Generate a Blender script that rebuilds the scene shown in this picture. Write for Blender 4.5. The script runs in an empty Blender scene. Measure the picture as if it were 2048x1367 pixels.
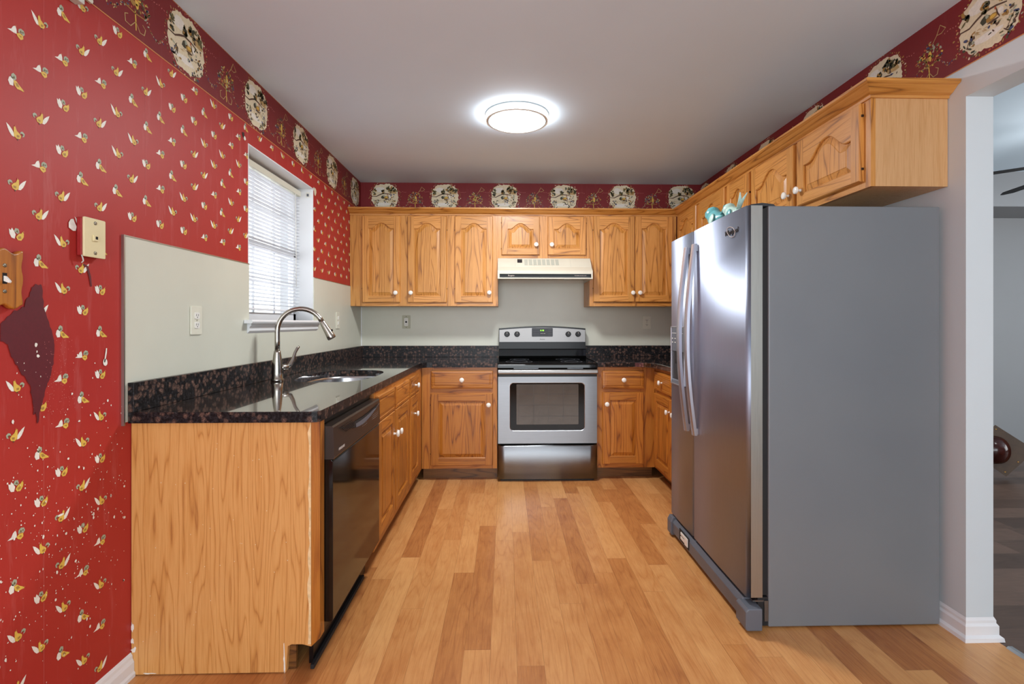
import bpy, math, random
from mathutils import Vector, Matrix
PI = math.pi
R = random.Random(7)
sc = bpy.context.scene
col = sc.collection

# ------------------------------------------------------------------ camera
CAM_Y, CAM_Z, YAW, FPX = -4.5471, 1.2167, 0.0251, 1011.1
cd = bpy.data.cameras.new('camera'); cam = bpy.data.objects.new('camera', cd); col.objects.link(cam)
cam.location = (0, CAM_Y, CAM_Z); cam.rotation_euler = (PI/2, 0, -YAW)
cd.sensor_fit = 'HORIZONTAL'; cd.sensor_width = 36; cd.lens = FPX/2048*36
cd.shift_x = (1024-1036.2)/2048; cd.shift_y = (645.3-683.5)/2048
cd.clip_start = 0.02
sc.camera = cam
# ------------------------------------------------------------------ world, big lights, exposure
w = bpy.data.worlds.new('world'); sc.world = w; w.use_nodes = True
bg = w.node_tree.nodes['Background']; bg.inputs[0].default_value = (0.88, 0.94, 1.0, 1); bg.inputs[1].default_value = 0.9
def area(name, loc, rot, sx, sy, power, color=(1, 1, 1)):
    l = bpy.data.lights.new(name, 'AREA'); l.shape = 'RECTANGLE'; l.size = sx; l.size_y = sy; l.energy = power; l.color = color
    o = bpy.data.objects.new(name, l); col.objects.link(o); o.location = loc; o.rotation_euler = rot
    return o
area('camera_side_fill', (0.3, -6.85, 1.35), (PI/2+0.45, 0, 0), 3.0, 1.9, 118, (0.88, 0.95, 1.0))  # fill light added behind the camera, tilted up to brighten the ceiling
area('living_room_fill', (6.9, -3.0, 1.4), (PI/2, 0, PI/2), 2.6, 1.7, 95, (0.92, 0.97, 1.0))  # unseen fill light added to brighten the room beyond the doorway
area('window_daylight', (-1.50, -1.55, 1.68), (PI/2, 0, -PI/2), 0.8, 0.8, 6.0, (0.93, 0.96, 1.0))
sc.view_settings.view_transform = 'Standard'; sc.view_settings.look = 'None'
sc.view_settings.exposure = 0.04; sc.view_settings.gamma = 1.0; sc.view_settings.use_curve_mapping = False

# ------------------------------------------------------------------ room numbers
XL, XR, XR2, ZC = -1.291, 1.772, 1.880, 2.470
WY0, WY1, WZ0, WZ1 = -1.978, -1.118, 1.232, 2.118      # window opening in the left wall
ZB = 2.211                                            # bottom of the wallpaper border

# ------------------------------------------------------------------ material helpers
def lin(c):
    return tuple(((v/255)/12.92 if v/255 <= 0.04045 else ((v/255+0.055)/1.055)**2.4) for v in c) + (1,)
class NT:
    def __init__(s, name):
        s.m = bpy.data.materials.new(name); s.m.use_nodes = True; s.t = s.m.node_tree
        s.p = s.t.nodes['Principled BSDF']
    def n(s, typ, **kw):
        nd = s.t.nodes.new(typ)
        for k, v in kw.items(): setattr(nd, k, v)
        return nd
    def put(s, sock, v):
        if isinstance(v, bpy.types.NodeSocket): s.t.links.new(v, sock)
        elif v is not None: sock.default_value = v
    def math(s, op, a, b=None, c=None):
        nd = s.n('ShaderNodeMath', operation=op)
        for i, v in enumerate((a, b, c)): s.put(nd.inputs[i], v)
        return nd.outputs[0]
    def vmath(s, op, a, b=None):
        nd = s.n('ShaderNodeVectorMath', operation=op); s.put(nd.inputs[0], a); s.put(nd.inputs[1], b)
        return nd.outputs[0]
    def coord(s, which='Object'): return s.n('ShaderNodeTexCoord').outputs[which]
    def sep(s, v):
        nd = s.n('ShaderNodeSeparateXYZ'); s.put(nd.inputs[0], v); return nd.outputs
    def comb(s, x=0.0, y=0.0, z=0.0):
        nd = s.n('ShaderNodeCombineXYZ'); s.put(nd.inputs[0], x); s.put(nd.inputs[1], y); s.put(nd.inputs[2], z); return nd.outputs[0]
    def noise(s, v, scale=5, detail=3, rough=0.55, dist=0.0, out=0):
        nd = s.n('ShaderNodeTexNoise'); s.put(nd.inputs['Vector'], v)
        nd.inputs['Scale'].default_value = scale; nd.inputs['Detail'].default_value = detail
        nd.inputs['Roughness'].default_value = rough; nd.inputs['Distortion'].default_value = dist
        return nd.outputs[out]
    def vor(s, v, scale=5, feature='F1', out=0, rnd=1.0):
        nd = s.n('ShaderNodeTexVoronoi', feature=feature); s.put(nd.inputs['Vector'], v); nd.inputs['Scale'].default_value = scale
        nd.inputs['Randomness'].default_value = rnd
        return nd.outputs[out]
    def white(s, v):
        nd = s.n('ShaderNodeTexWhiteNoise', noise_dimensions='3D'); s.put(nd.inputs[0], v); return nd.outputs[0]
    def ramp(s, f, stops):
        nd = s.n('ShaderNodeValToRGB'); s.put(nd.inputs[0], f)
        el = nd.color_ramp.elements
        while len(el) < len(stops): el.new(0.5)
        for e, (p, c) in zip(el, stops): e.position = p; e.color = c
        return nd.outputs[0]
    def mix(s, f, a, b, mode='MIX'):
        nd = s.n('ShaderNodeMix', data_type='RGBA', blend_type=mode)
        s.put(nd.inputs[0], f); s.put(nd.inputs[6], a); s.put(nd.inputs[7], b); return nd.outputs[2]
    def bump(s, h, strength=0.2, dist=0.001):
        nd = s.n('ShaderNodeBump'); s.put(nd.inputs['Height'], h); nd.inputs['Strength'].default_value = strength
        nd.inputs['Distance'].default_value = dist; s.t.links.new(nd.outputs[0], s.p.inputs['Normal']); return nd
    def base(s, c): s.put(s.p.inputs['Base Color'], c)
    def set(s, rough=None, metal=None, coat=None, coat_rough=None, spec=None):
        if rough is not None: s.put(s.p.inputs['Roughness'], rough)
        if metal is not None: s.put(s.p.inputs['Metallic'], metal)
        if coat is not None: s.put(s.p.inputs['Coat Weight'], coat)
        if coat_rough is not None: s.put(s.p.inputs['Coat Roughness'], coat_rough)
        if spec is not None: s.put(s.p.inputs['Specular IOR Level'], spec)

def plain(name, rgb, rough=0.5, metal=0.0, var=0.06, scale=9, bump=0.0, bscale=200, **kw):
    n = NT(name); c = n.coord()
    a = lin(rgb); k = n.noise(c, scale, 3)
    dark = tuple(v*(1-var) for v in a[:3])+(1,); lite = tuple(min(1, v*(1+var)) for v in a[:3])+(1,)
    n.base(n.ramp(k, [(0.3, dark), (0.7, lite)])); n.set(rough=rough, metal=metal, **kw)
    if bump: n.bump(n.noise(c, bscale, 2), bump, 0.0005)
    return n.m

def oak(name, axis, light, mid, dark, panel=False, seed=0.0, rough=0.38, ring=0.7, fr=6.5):
    """oak with the grain along the given axis of the object"""
    n = NT(name); c = n.coord()
    rnd = n.n('ShaderNodeObjectInfo').outputs['Random']
    off = n.math('MULTIPLY', rnd, 23.0)
    x, y, z = n.sep(c)
    al = (x, y, z)[axis]; o = [v for i, v in enumerate((x, y, z)) if i != axis]
    if panel: idx = n.math('FLOOR', n.math('DIVIDE', n.math('ADD', o[0], n.math('MULTIPLY', rnd, 0.05)), 0.075))
    else: idx = n.math('MULTIPLY', rnd, 0.0)
    sh = n.math('ADD', n.math('ADD', off, seed), n.math('MULTIPLY', idx, 5.3))
    v1 = n.comb(n.math('ADD', o[0], sh), n.math('MULTIPLY', o[1], 1.0), n.math('ADD', n.math('MULTIPLY', al, 0.075), sh))
    big = n.noise(v1, fr, 2, 0.45, 0.1)
    rings = n.math('FRACT', n.math('MULTIPLY', big, 17.0))
    rings = n.math('POWER', n.math('ABSOLUTE', n.math('SUBTRACT', n.math('MULTIPLY', rings, 2.0), 1.0)), 5.0)
    v2 = n.comb(n.math('MULTIPLY', n.math('ADD', o[0], sh), 1.0), o[1], n.math('MULTIPLY', al, 0.03))
    pores = n.noise(v2, 330, 3, 0.6)
    streak = n.noise(v2, 45, 3, 0.6)
    t = n.math('ADD', n.math('MULTIPLY', rings, ring), n.math('MULTIPLY', n.math('SUBTRACT', pores, 0.42), 1.1))
    t = n.math('ADD', t, n.math('MULTIPLY', n.math('SUBTRACT', streak, 0.5), 0.55))
    cc = n.ramp(t, [(0.0, lin(light)), (0.38, lin(mid)), (1.0, lin(dark))])
    tone = n.math('ADD', 0.90, n.math('MULTIPLY', n.white(n.comb(idx, n.math('MULTIPLY', rnd, 91.0), seed)), 0.17))
    g = n.n('ShaderNodeCombineColor'); n.put(g.inputs[0], tone)
    n.put(g.inputs[1], n.math('MULTIPLY', tone, 1.0)); n.put(g.inputs[2], n.math('POWER', tone, 1.6))
    n.base(n.mix(1.0, cc, g.outputs[0], 'MULTIPLY'))
    n.set(rough=n.math('ADD', rough, n.math('MULTIPLY', pores, 0.12)), coat=0.25, coat_rough=0.22)
    n.bump(pores, 0.12, 0.0006)
    return n.m

OAK_L, OAK_M, OAK_D = (208, 146, 72), (188, 124, 50), (108, 58, 18)
M = {}
for ax, nm in ((2, 'vertical'), (0, 'horizontal'), (1, 'deep')):
    M['oak_'+nm] = oak('oak_'+nm, ax, OAK_L, OAK_M, OAK_D, seed=ax*1.7)
M['oak_panel'] = oak('oak_panel', 2, OAK_L, OAK_M, OAK_D, panel=True, seed=3.1)
B_L, B_M, B_D = (186, 117, 40), (164, 94, 24), (88, 42, 8)
for ax, nm in ((2, 'vertical'), (0, 'horizontal')):
    M['base_oak_'+nm] = oak('base_oak_'+nm, ax, B_L, B_M, B_D, seed=ax*1.3+.6)
M['base_oak_panel'] = oak('base_oak_panel', 2, B_L, B_M, B_D, panel=True, seed=4.1)
M['plywood'] = oak('plywood', 2, (214, 158, 90), (200, 140, 70), (160, 98, 44), seed=8.0, rough=0.5, ring=0.6, fr=11.0)
M['veneer'] = oak('veneer', 2, (208, 162, 112), (194, 146, 92), (146, 98, 56), seed=5.0, rough=0.5, ring=0.2)
M['raw_edge'] = plain('raw_edge', (226, 196, 148), 0.8, var=0.15, scale=60)
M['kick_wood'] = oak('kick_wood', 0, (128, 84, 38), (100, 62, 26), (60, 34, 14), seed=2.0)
M['cab_under'] = plain('cab_under', (110, 66, 34), 0.6)
M['black'] = plain('black', (11, 11, 12), 0.3, var=0.1, spec=0.3)
M['black_gloss'] = plain('black_gloss', (9, 9, 9), 0.06, var=0.1, spec=0.3)
M['dw_door'] = plain('dw_door', (20, 13, 9), 0.08, var=0.1, spec=0.35)
M['dw_panel'] = plain('dw_panel', (44, 34, 28), 0.32, var=0.1, bump=0.2, bscale=900)
M['dark_plastic'] = plain('dark_plastic', (44, 46, 50), 0.45)
M['grey_plastic'] = plain('grey_plastic', (96, 100, 108), 0.4)
M['rubber'] = plain('rubber', (24, 24, 26), 0.7)
M['white_plastic'] = plain('white_plastic', (232, 230, 222), 0.35, var=0.02)
M['hood_enamel'] = plain('hood_enamel', (206, 200, 182), 0.3, var=0.02)
M['hood_slot'] = plain('hood_slot', (172, 172, 158), 0.6, var=0.04)
M['ivory'] = plain('ivory', (222, 208, 164), 0.4, var=0.03)
M['ivory_pale'] = plain('ivory_pale', (220, 218, 200), 0.4, var=0.02)
M['plate_back'] = plain('plate_back', (178, 176, 152), 0.4, var=0.03)
M['ceramic'] = plain('ceramic', (240, 236, 226), 0.12, var=0.01)
M['trim_white'] = plain('trim_white', (232, 233, 234), 0.4, var=0.02, scale=4)
M['blind_white'] = plain('blind_white', (238, 240, 244), 0.45, var=0.01)
M['vinyl'] = plain('vinyl', (236, 238, 240), 0.4, var=0.01)
M['old_white'] = plain('old_white', (196, 196, 186), 0.5, var=0.1, scale=30)
M['brass'] = plain('brass', (170, 130, 70), 0.35, 0.9)
M['screw'] = plain('screw', (150, 145, 130), 0.35, 0.9)
M['dark_hole'] = plain('dark_hole', (26, 18, 14), 0.9)
M['ink'] = plain('ink', (30, 30, 34), 0.5)
M['silver_ink'] = plain('silver_ink', (205, 190, 180), 0.4)
M['green_glow'] = None
M['threshold'] = plain('threshold', (170, 176, 180), 0.35, 0.8)
M['hinge'] = plain('hinge', (46, 28, 16), 0.5, 0.5)
M['teal'] = plain('teal', (104, 176, 180), 0.3, var=0.25, scale=40)
M['pale_aqua'] = plain('pale_aqua', (190, 222, 210), 0.35, var=0.12, scale=90)
M['mahogany'] = plain('mahogany', (56, 15, 8), 0.18, var=0.3, scale=12)
M['bronze_wood'] = plain('bronze_wood', (84, 60, 34), 0.4, var=0.25, scale=14)

def steel(name, rgb, rough, axis=2, streak=0.5, wav=0.0, var=0.06, aniso=0.0, rot=0.0, fine=12):
    n = NT(name); x, y, z = n.sep(n.coord())
    s = [40.0, 40.0, 40.0]; s[axis] = 0.6
    v = n.comb(n.math('MULTIPLY', x, s[0]), n.math('MULTIPLY', y, s[1]), n.math('MULTIPLY', z, s[2]))
    g = n.noise(v, fine, 3, 0.6); a = lin(rgb)
    n.base(n.ramp(g, [(0.25, tuple(q*(1-var) for q in a[:3])+(1,)), (0.75, tuple(min(1, q*(1+var)) for q in a[:3])+(1,))]))
    n.set(rough=n.math('ADD', rough-0.04, n.math('MULTIPLY', g, 0.08)), metal=1.0)
    h = n.math('MULTIPLY', g, 0.03*streak)
    if aniso:
        tg = n.n('ShaderNodeTangent', direction_type='RADIAL', axis='Z'); n.put(n.p.inputs['Tangent'], tg.outputs[0])
        n.p.inputs['Anisotropic'].default_value = aniso; n.p.inputs['Anisotropic Rotation'].default_value = rot
    if wav:
        v2 = n.comb(n.math('MULTIPLY', x, 0.1), n.math('MULTIPLY', y, 0.22), n.math('MULTIPLY', z, 3.2))
        h = n.math('ADD', h, n.math('MULTIPLY', n.noise(v2, 1.8, 2), wav))
    n.bump(h, 0.5, 0.02)
    return n.m
M['steel'] = steel('steel', (134, 136, 139), 0.36, axis=0, streak=0.2, aniso=0.8, rot=0.25)
M['steel_fridge'] = steel('steel_fridge', (156, 162, 178), 0.5, streak=0.1, aniso=0.75, rot=0.0, wav=0.05)
M['steel_edge'] = steel('steel_edge', (176, 174, 168), 0.38)
M['fascia_steel'] = steel('fascia_steel', (150, 148, 146), 0.42, axis=0, streak=0.1)
M['nickel'] = steel('nickel', (178, 172, 162), 0.22, streak=0.1)
M['sink_steel'] = steel('sink_steel', (190, 192, 194), 0.25, axis=0)
M['handle_steel'] = steel('handle_steel', (222, 227, 238), 0.36, streak=0.1)

def fridge_side():
    n = NT('fridge_side'); c = n.coord(); k = n.noise(c, 1.2, 3)
    n.base(n.ramp(k, [(0.3, lin((117, 122, 127))), (0.7, lin((125, 129, 132)))]))
    n.set(rough=0.42, metal=0.15); n.bump(n.noise(c, 700, 2), 0.12, 0.0004); return n.m
M['fridge_side'] = fridge_side()

def granite(name='granite', coat=1.0, rough=0.10, spec=0.7):
    n = NT(name); c = n.coord()
    wv = n.n('ShaderNodeVectorMath', operation='SCALE'); n.put(wv.inputs[0], n.noise(c, 55, 3, out=1)); wv.inputs['Scale'].default_value = 0.014
    cw = n.vmath('ADD', c, wv.outputs[0])
    blob = n.vor(cw, 52, 'F1'); cell = n.vor(cw, 52, 'F1', out=1)
    keep = n.math('GREATER_THAN', n.sep(cell)[0], 0.45)
    bl = n.math('MULTIPLY', n.ramp(blob, [(0.25, (1, 1, 1, 1)), (0.62, (0, 0, 0, 1))]), keep)
    fine = n.noise(c, 210, 4, 0.7)
    brown = n.ramp(fine, [(0.35, lin((44, 33, 30))), (0.55, lin((104, 80, 70))), (0.75, lin((150, 118, 104)))])
    dark = n.ramp(n.noise(c, 120, 4, 0.7), [(0.42, lin((16, 15, 16))), (0.62, lin((44, 42, 44))), (0.8, lin((98, 96, 98)))])
    n.base(n.mix(bl, dark, brown)); n.set(rough=rough, spec=spec, coat=coat, coat_rough=0.02); n.p.inputs['Coat IOR'].default_value = 1.7; return n.m
M['granite'] = granite()
M['granite_splash'] = granite('granite_splash', 0.0, 0.32, 0.18)

def planks(name, width, length, axis, cols, rough, seam=0.0015, gloss_var=0.1, grain=1.0):
    n = NT(name); x, y, z = n.sep(n.coord())
    a, b = (x, y) if axis == 1 else (y, x)             # a across, b along
    ai = n.math('DIVIDE', n.math('ADD', a, 40.02), width); i = n.math('FLOOR', ai); fa = n.math('FRACT', ai)
    r1 = n.white(n.comb(i, 3.0, 1.0))
    bi = n.math('DIVIDE', n.math('ADD', n.math('ADD', b, 40.0), n.math('MULTIPLY', r1, 7.0)), length)
    j = n.math('FLOOR', bi); fb = n.math('FRACT', bi)
    r2 = n.white(n.comb(i, j, 5.0)); r3 = n.white(n.comb(j, i, 9.0))
    g1 = n.comb(n.math('ADD', n.math('MULTIPLY', a, 1.0), n.math('MULTIPLY', r2, 17.0)), n.math('ADD', n.math('MULTIPLY', b, 0.10), n.math('MULTIPLY', r3, 13.0)), 0.0)
    big = n.noise(g1, 7.5, 2, 0.5, 0.1)
    rg = n.math('FRACT', n.math('MULTIPLY', big, 15.0)); rg = n.math('POWER', n.math('ABSOLUTE', n.math('SUBTRACT', n.math('MULTIPLY', rg, 2.0), 1.0)), 4.0)
    g2 = n.comb(n.math('ADD', a, r2), n.math('MULTIPLY', b, 0.03), 0.0)
    fine = n.noise(g2, 260, 3, 0.6)
    g3 = n.comb(n.math('ADD', n.math('MULTIPLY', a, 2.0), n.math('MULTIPLY', r3, 9.0)), b, 0.0)
    knot = n.noise(g3, 6, 3, 0.6)
    t = n.math('ADD', n.math('MULTIPLY', r2, 0.66), n.math('MULTIPLY', n.math('SUBTRACT', fine, 0.5), 0.5*grain))
    t = n.math('ADD', t, n.math('MULTIPLY', rg, 0.13*grain))
    t = n.math('ADD', t, n.math('MULTIPLY', n.math('SUBTRACT', knot, 0.5), 0.42*grain))
    c = n.ramp(t, [(0.0, lin(cols[0])), (0.45, lin(cols[1])), (1.0, lin(cols[2]))])
    sa = n.math('LESS_THAN', fa, seam/width); sb = n.math('LESS_THAN', fb, seam/length)
    s = n.math('MULTIPLY', n.math('MAXIMUM', sa, sb), 0.35)
    n.base(n.mix(s, c, lin(tuple(int(v*0.5) for v in cols[2]))))
    n.set(rough=n.math('ADD', rough, n.math('MULTIPLY', fine, gloss_var)), spec=0.5)
    n.bump(n.math('SUBTRACT', n.math('MULTIPLY', fine, 0.15), s), 0.15, 0.0006)
    return n.m
M['laminate'] = planks('laminate', 0.097, 1.15, 1, [(216, 158, 98), (192, 128, 72), (146, 82, 42)], 0.24, grain=1.45)
M['dark_planks'] = planks('dark_planks', 0.16, 1.2, 0, [(118, 92, 78), (92, 70, 58), (62, 46, 38)], 0.4, grain=1.0)

def paper(name, a, b, scuff=0.10):
    n = NT(name); x, y, z = n.sep(n.coord('Object')); c = n.coord()
    k = n.noise(c, 2.2, 4, 0.6)
    v = n.comb(n.math('MULTIPLY', x, 6.0), n.math('MULTIPLY', y, 6.0), n.math('MULTIPLY', z, 0.8))
    sc_ = n.noise(v, 5, 4, 0.7)
    base = n.ramp(k, [(0.3, lin(a)), (0.7, lin(b))])
    s = n.math('MULTIPLY', n.ramp(sc_, [(0.56, (0, 0, 0, 1)), (0.8, (1, 1, 1, 1))]), scuff)
    n.base(n.mix(s, base, lin((214, 150, 146)))); n.set(rough=0.5, spec=0.35)
    n.bump(n.noise(c, 420, 2), 0.12, 0.0004); return n.m
M['red_paper'] = paper('red_paper', (168, 42, 36), (176, 50, 44), 0.2)
M['border_paper'] = paper('border_paper', (120, 28, 32), (128, 33, 36), 0.05)
M['beige_board'] = plain('beige_board', (208, 208, 192), 0.35, var=0.03, scale=3)
M['grey_paint'] = plain('grey_paint', (208, 216, 219), 0.55, var=0.015, scale=3, bump=0.1, bscale=300)
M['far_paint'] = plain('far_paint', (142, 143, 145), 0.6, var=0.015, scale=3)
M['ceiling_paint'] = plain('ceiling_paint', (217, 234, 246), 0.7, var=0.02, scale=1.5, bump=0.25, bscale=6)

def emit(name, rgb, strength):
    n = NT(name); n.base(lin(rgb)); n.p.inputs['Emission Color'].default_value = lin(rgb); n.p.inputs['Emission Strength'].default_value = strength
    return n.m
M['lamp_diffuser'] = emit('lamp_diffuser', (255, 254, 252), 6.0)
M['lamp_side'] = emit('lamp_side', (246, 250, 255), 24.0)
M['green_glow'] = emit('green_glow', (150, 230, 60), 1.2)
def glass():
    n = NT('window_glass'); n.set(rough=0.0); n.p.inputs['Transmission Weight'].default_value = 1.0; n.p.inputs['IOR'].default_value = 1.45
    n.base((1, 1, 1, 1)); return n.m
M['glass'] = glass()
M['oven_glass'] = plain('oven_glass', (86, 80, 74), 0.12, var=0.15, scale=5, metal=0.35)

PRINT = {'cream': (228, 216, 184), 'white': (236, 232, 220), 'gold': (222, 184, 78), 'dgold': (168, 128, 60), 'tan': (190, 160, 104),
         'olive': (104, 98, 58), 'dolive': (62, 62, 42), 'sage': (168, 174, 150), 'brown': (92, 66, 48), 'rust': (190, 96, 60),
         'navy': (66, 74, 110), 'pink': (206, 128, 122), 'stain': (92, 18, 30), 'line': (206, 136, 74), 'hole': (40, 22, 18), 'scuff': (196, 96, 92), 'brick': (150, 28, 28)}
PR = list(PRINT)
for k, v in PRINT.items(): M['print_'+k] = plain('print_'+k, v, 0.55, var=0.08, scale=120)

# ------------------------------------------------------------------ mesh builder
class MB:
    def __init__(s): s.v = []; s.f = []; s.mi = []; s.mats = []; s.sm = []
    def mid(s, m):
        if m not in s.mats: s.mats.append(m)
        return s.mats.index(m)
    def face(s, idx, m, smooth=False): s.f.append(tuple(idx)); s.mi.append(s.mid(m)); s.sm.append(smooth)
    def add(s, pts): n = len(s.v); s.v += [tuple(p) for p in pts]; return list(range(n, n+len(pts)))
    def poly(s, pts, m, smooth=False): s.face(s.add(pts), m, smooth)
    def box(s, x0, x1, y0, y1, z0, z1, m, top=None, front=None):
        i = s.add([(x0, y0, z0), (x1, y0, z0), (x1, y1, z0), (x0, y1, z0), (x0, y0, z1), (x1, y0, z1), (x1, y1, z1), (x0, y1, z1)])
        for q, mm in (((3, 2, 1, 0), m), ((4, 5, 6, 7), top or m), ((0, 1, 5, 4), front or m), ((1, 2, 6, 5), m), ((2, 3, 7, 6), m), ((3, 0, 4, 7), m)):
            s.face([i[k] for k in q], mm)
        return s
    def prism(s, pts, ax, a, b, m, smooth=False, capm=None):
        """pts are 2D in the two other axes (in order); extruded along ax from a to b"""
        def mk(p, t):
            q = list(p); q.insert(ax, t); return tuple(q)
        A = s.add([mk(p, a) for p in pts]); B = s.add([mk(p, b) for p in pts]); n = len(pts)
        for k in range(n): s.face([A[k], A[(k+1) % n], B[(k+1) % n], B[k]], m, smooth)
        s.face(A[::-1], capm or m); s.face(B, capm or m); return s
    def lathe(s, prof, c, axis, m, seg=24, smooth=True, close=True):
        """prof: (radius, height) along axis direction vector from c"""
        ax = Vector(axis).normalized(); t = Vector((1, 0, 0)) if abs(ax.x) < 0.9 else Vector((0, 1, 0))
        u = ax.cross(t).normalized(); w_ = ax.cross(u); c = Vector(c); rings = []
        for r, h in prof:
            rings.append(s.add([tuple(c+ax*h+(u*math.cos(2*PI*k/seg)+w_*math.sin(2*PI*k/seg))*r) for k in range(seg)]))
        for a, b in zip(rings, rings[1:]):
            for k in range(seg): s.face([a[k], a[(k+1) % seg], b[(k+1) % seg], b[k]], m, smooth)
        if close: s.face(rings[0][::-1], m); s.face(rings[-1], m)
        return s
    def tube(s, path, rad, m, seg=14, cap=True, flat=None):
        P = [Vector(p) for p in path]; n = len(P); rads = rad if isinstance(rad, (list, tuple)) else [rad]*n
        rings = []; up = None
        for i, p in enumerate(P):
            d = (P[min(i+1, n-1)]-P[max(i-1, 0)]).normalized()
            if up is None: t = Vector((0, 0, 1)) if abs(d.z) < 0.9 else Vector((1, 0, 0)); up = d.cross(t).cross(d).normalized()
            else: up = (up-d*up.dot(d)).normalized()
            sd = d.cross(up)
            fx, fy = flat or (1, 1)
            rings.append(s.add([tuple(p+(up*math.cos(2*PI*k/seg)*fx+sd*math.sin(2*PI*k/seg)*fy)*rads[i]) for k in range(seg)]))
        for a, b in zip(rings, rings[1:]):
            for k in range(seg): s.face([a[k], a[(k+1) % seg], b[(k+1) % seg], b[k]], m, True)
        if cap: s.face(rings[0][::-1], m); s.face(rings[-1], m)
        return s
    def build(s, name, parent=None, loc=None, rz=0.0, bevel=0.0, kind=None, seg=2):
        me = bpy.data.meshes.new(name); me.from_pydata(s.v, [], s.f)
        for m in s.mats: me.materials.append(m if not isinstance(m, str) else M[m])
        for p, mi, sm in zip(me.polygons, s.mi, s.sm): p.material_index = mi; p.use_smooth = sm
        me.update()
        o = bpy.data.objects.new(name, me); col.objects.link(o)
        if parent: o.parent = parent
        if loc: o.location = loc
        if rz: o.rotation_euler[2] = rz
        if bevel:
            b = o.modifiers.new('bevel', 'BEVEL'); b.width = bevel; b.segments = seg; b.limit_method = 'ANGLE'; b.angle_limit = math.radians(40)
            b.harden_normals = False
        if kind: o['kind'] = kind
        return o
def thing(name, label, cat, loc=(0, 0, 0), rz=0.0, group=None):
    o = bpy.data.objects.new(name, None); col.objects.link(o); o.location = loc; o.rotation_euler[2] = rz
    o.empty_display_size = 0.05; o['label'] = label; o['category'] = cat
    if group: o['group'] = group
    return o
def tag(o, label, cat, group=None):
    o['label'] = label; o['category'] = cat
    if group: o['group'] = group
    return o
def text(name, body, size, mat, loc, rot, parent=None, extrude=0.0004, align='CENTER', shear=0.0):
    cu = bpy.data.curves.new(name, 'FONT'); cu.body = body; cu.size = size; cu.extrude = extrude; cu.align_x = align; cu.align_y = 'CENTER'; cu.shear = shear
    cu.materials.append(M[mat]); tmp = bpy.data.objects.new(name+'_curve', cu)
    me = bpy.data.meshes.new_from_object(tmp); bpy.data.objects.remove(tmp); me.name = name
    o = bpy.data.objects.new(name, me); col.objects.link(o); o.location = loc; o.rotation_euler = rot
    if parent: o.parent = parent
    return o
def join(a, b):
    k = len(a.v); a.v += b.v
    for f_, q_ in zip(b.f, b.mi): a.face([i+k for i in f_], b.mats[q_])
def rrect(x0, x1, y0, y1, r, n=5):
    pts = []
    for cx, cy, a0 in ((x1-r, y1-r, 0), (x0+r, y1-r, 90), (x0+r, y0+r, 180), (x1-r, y0+r, 270)):
        for k in range(n+1):
            a = math.radians(a0+90*k/n); pts.append((cx+r*math.cos(a), cy+r*math.sin(a)))
    return pts

# ================================================================== SETTING
YF = -7.0
MB().box(XL-0.1, XR2, YF, 0.1, -0.06, 0, 'laminate').build('floor', kind='structure')
MB().box(XR2, 7.1, YF, 0.1, -0.06, -0.002, 'dark_planks').build('floor_living_room', kind='structure')
MB().box(XL-0.16, 7.1, YF, 0.1, ZC, ZC+0.08, 'ceiling_paint').build('ceiling', kind='structure')
# left wall with the window opening
wl = MB()
X0 = XL-0.155
for a, b, c, d in ((YF, WY0, 0, ZC), (WY1, 0.1, 0, ZC), (WY0, WY1, 0, WZ0), (WY0, WY1, WZ1, ZC)):
    wl.box(X0, XL, a, b, c, d, 'red_paper')
wall_left = wl.build('wall_left', kind='structure')
MB().box(X0, XR2, 0, 0.1, 0, ZC, 'red_paper').build('wall_back', kind='structure')
wall_back = bpy.data.objects['wall_back']
MB().box(XR, XR2, -2.645, 0, 0, ZC, 'grey_paint').box(XR, XR2, YF, -2.645, 2.088, ZC, 'grey_paint').build('wall_right', kind='structure')
wall_right = bpy.data.objects['wall_right']
MB().box(XR2, 7.1, 0, 0.1, 0, ZC, 'far_paint').build('wall_living_room_back', kind='structure')
MB().box(XR2+0.001, 7.0, -0.46, 0, 2.181, ZC, 'far_paint').build('beam_living_room', kind='structure')
MB().box(7.0, 7.1, YF, 0.1, 0, 0.5, 'far_paint').box(7.0, 7.1, YF, 0.1, 2.3, ZC, 'far_paint').box(7.0, 7.1, YF, -4.4, 0.5, 2.3, 'far_paint').box(7.0, 7.1, -1.6, 0.1, 0.5, 2.3, 'far_paint').build('wall_living_room_right', kind='structure')
# wall behind the camera, with a wide opening made up for the fill light
MB().box(X0, 7.1, YF-0.1, YF, 2.32, ZC, 'grey_paint').box(X0, -1.2, YF-0.1, YF, 0, 2.32, 'grey_paint').box(1.8, 7.1, YF-0.1, YF, 0, 2.32, 'grey_paint').box(-1.2, 1.8, YF-0.1, YF, 0, 0.35, 'grey_paint').build('wall_front', kind='structure')

# beige splash boards (parts of their walls)
s = MB(); bx = XL+0.006
for a, b, c, d in ((-2.809, WY0-0.0, 0.88, 1.510), (WY0, WY1, 0.88, WZ0-0.004), (WY1, 0, 0.88, 1.520)):
    s.box(XL, bx, a, b, c, d, 'beige_board')
s.build('splash_board', wall_left)
s = MB()
s.box(XL, bx+0.003, -2.815, -2.809, 0.87, 1.514, 'steel_edge'); s.box(XL, bx+0.002, -2.812, WY0, 1.510, 1.514, 'steel_edge'); s.box(XL, bx+0.002, WY1, -0.32, 1.520, 1.523, 'steel_edge')
s.build('edge_strip', wall_left)
MB().box(bx, XR, -0.006, 0, 0.88, 1.80, 'beige_board').build('splash_board', wall_back)
MB().box(bx, bx+0.006, -0.012, -0.006, 1.012, 1.36, 'vinyl').build('corner_strip', wall_back)

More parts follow.
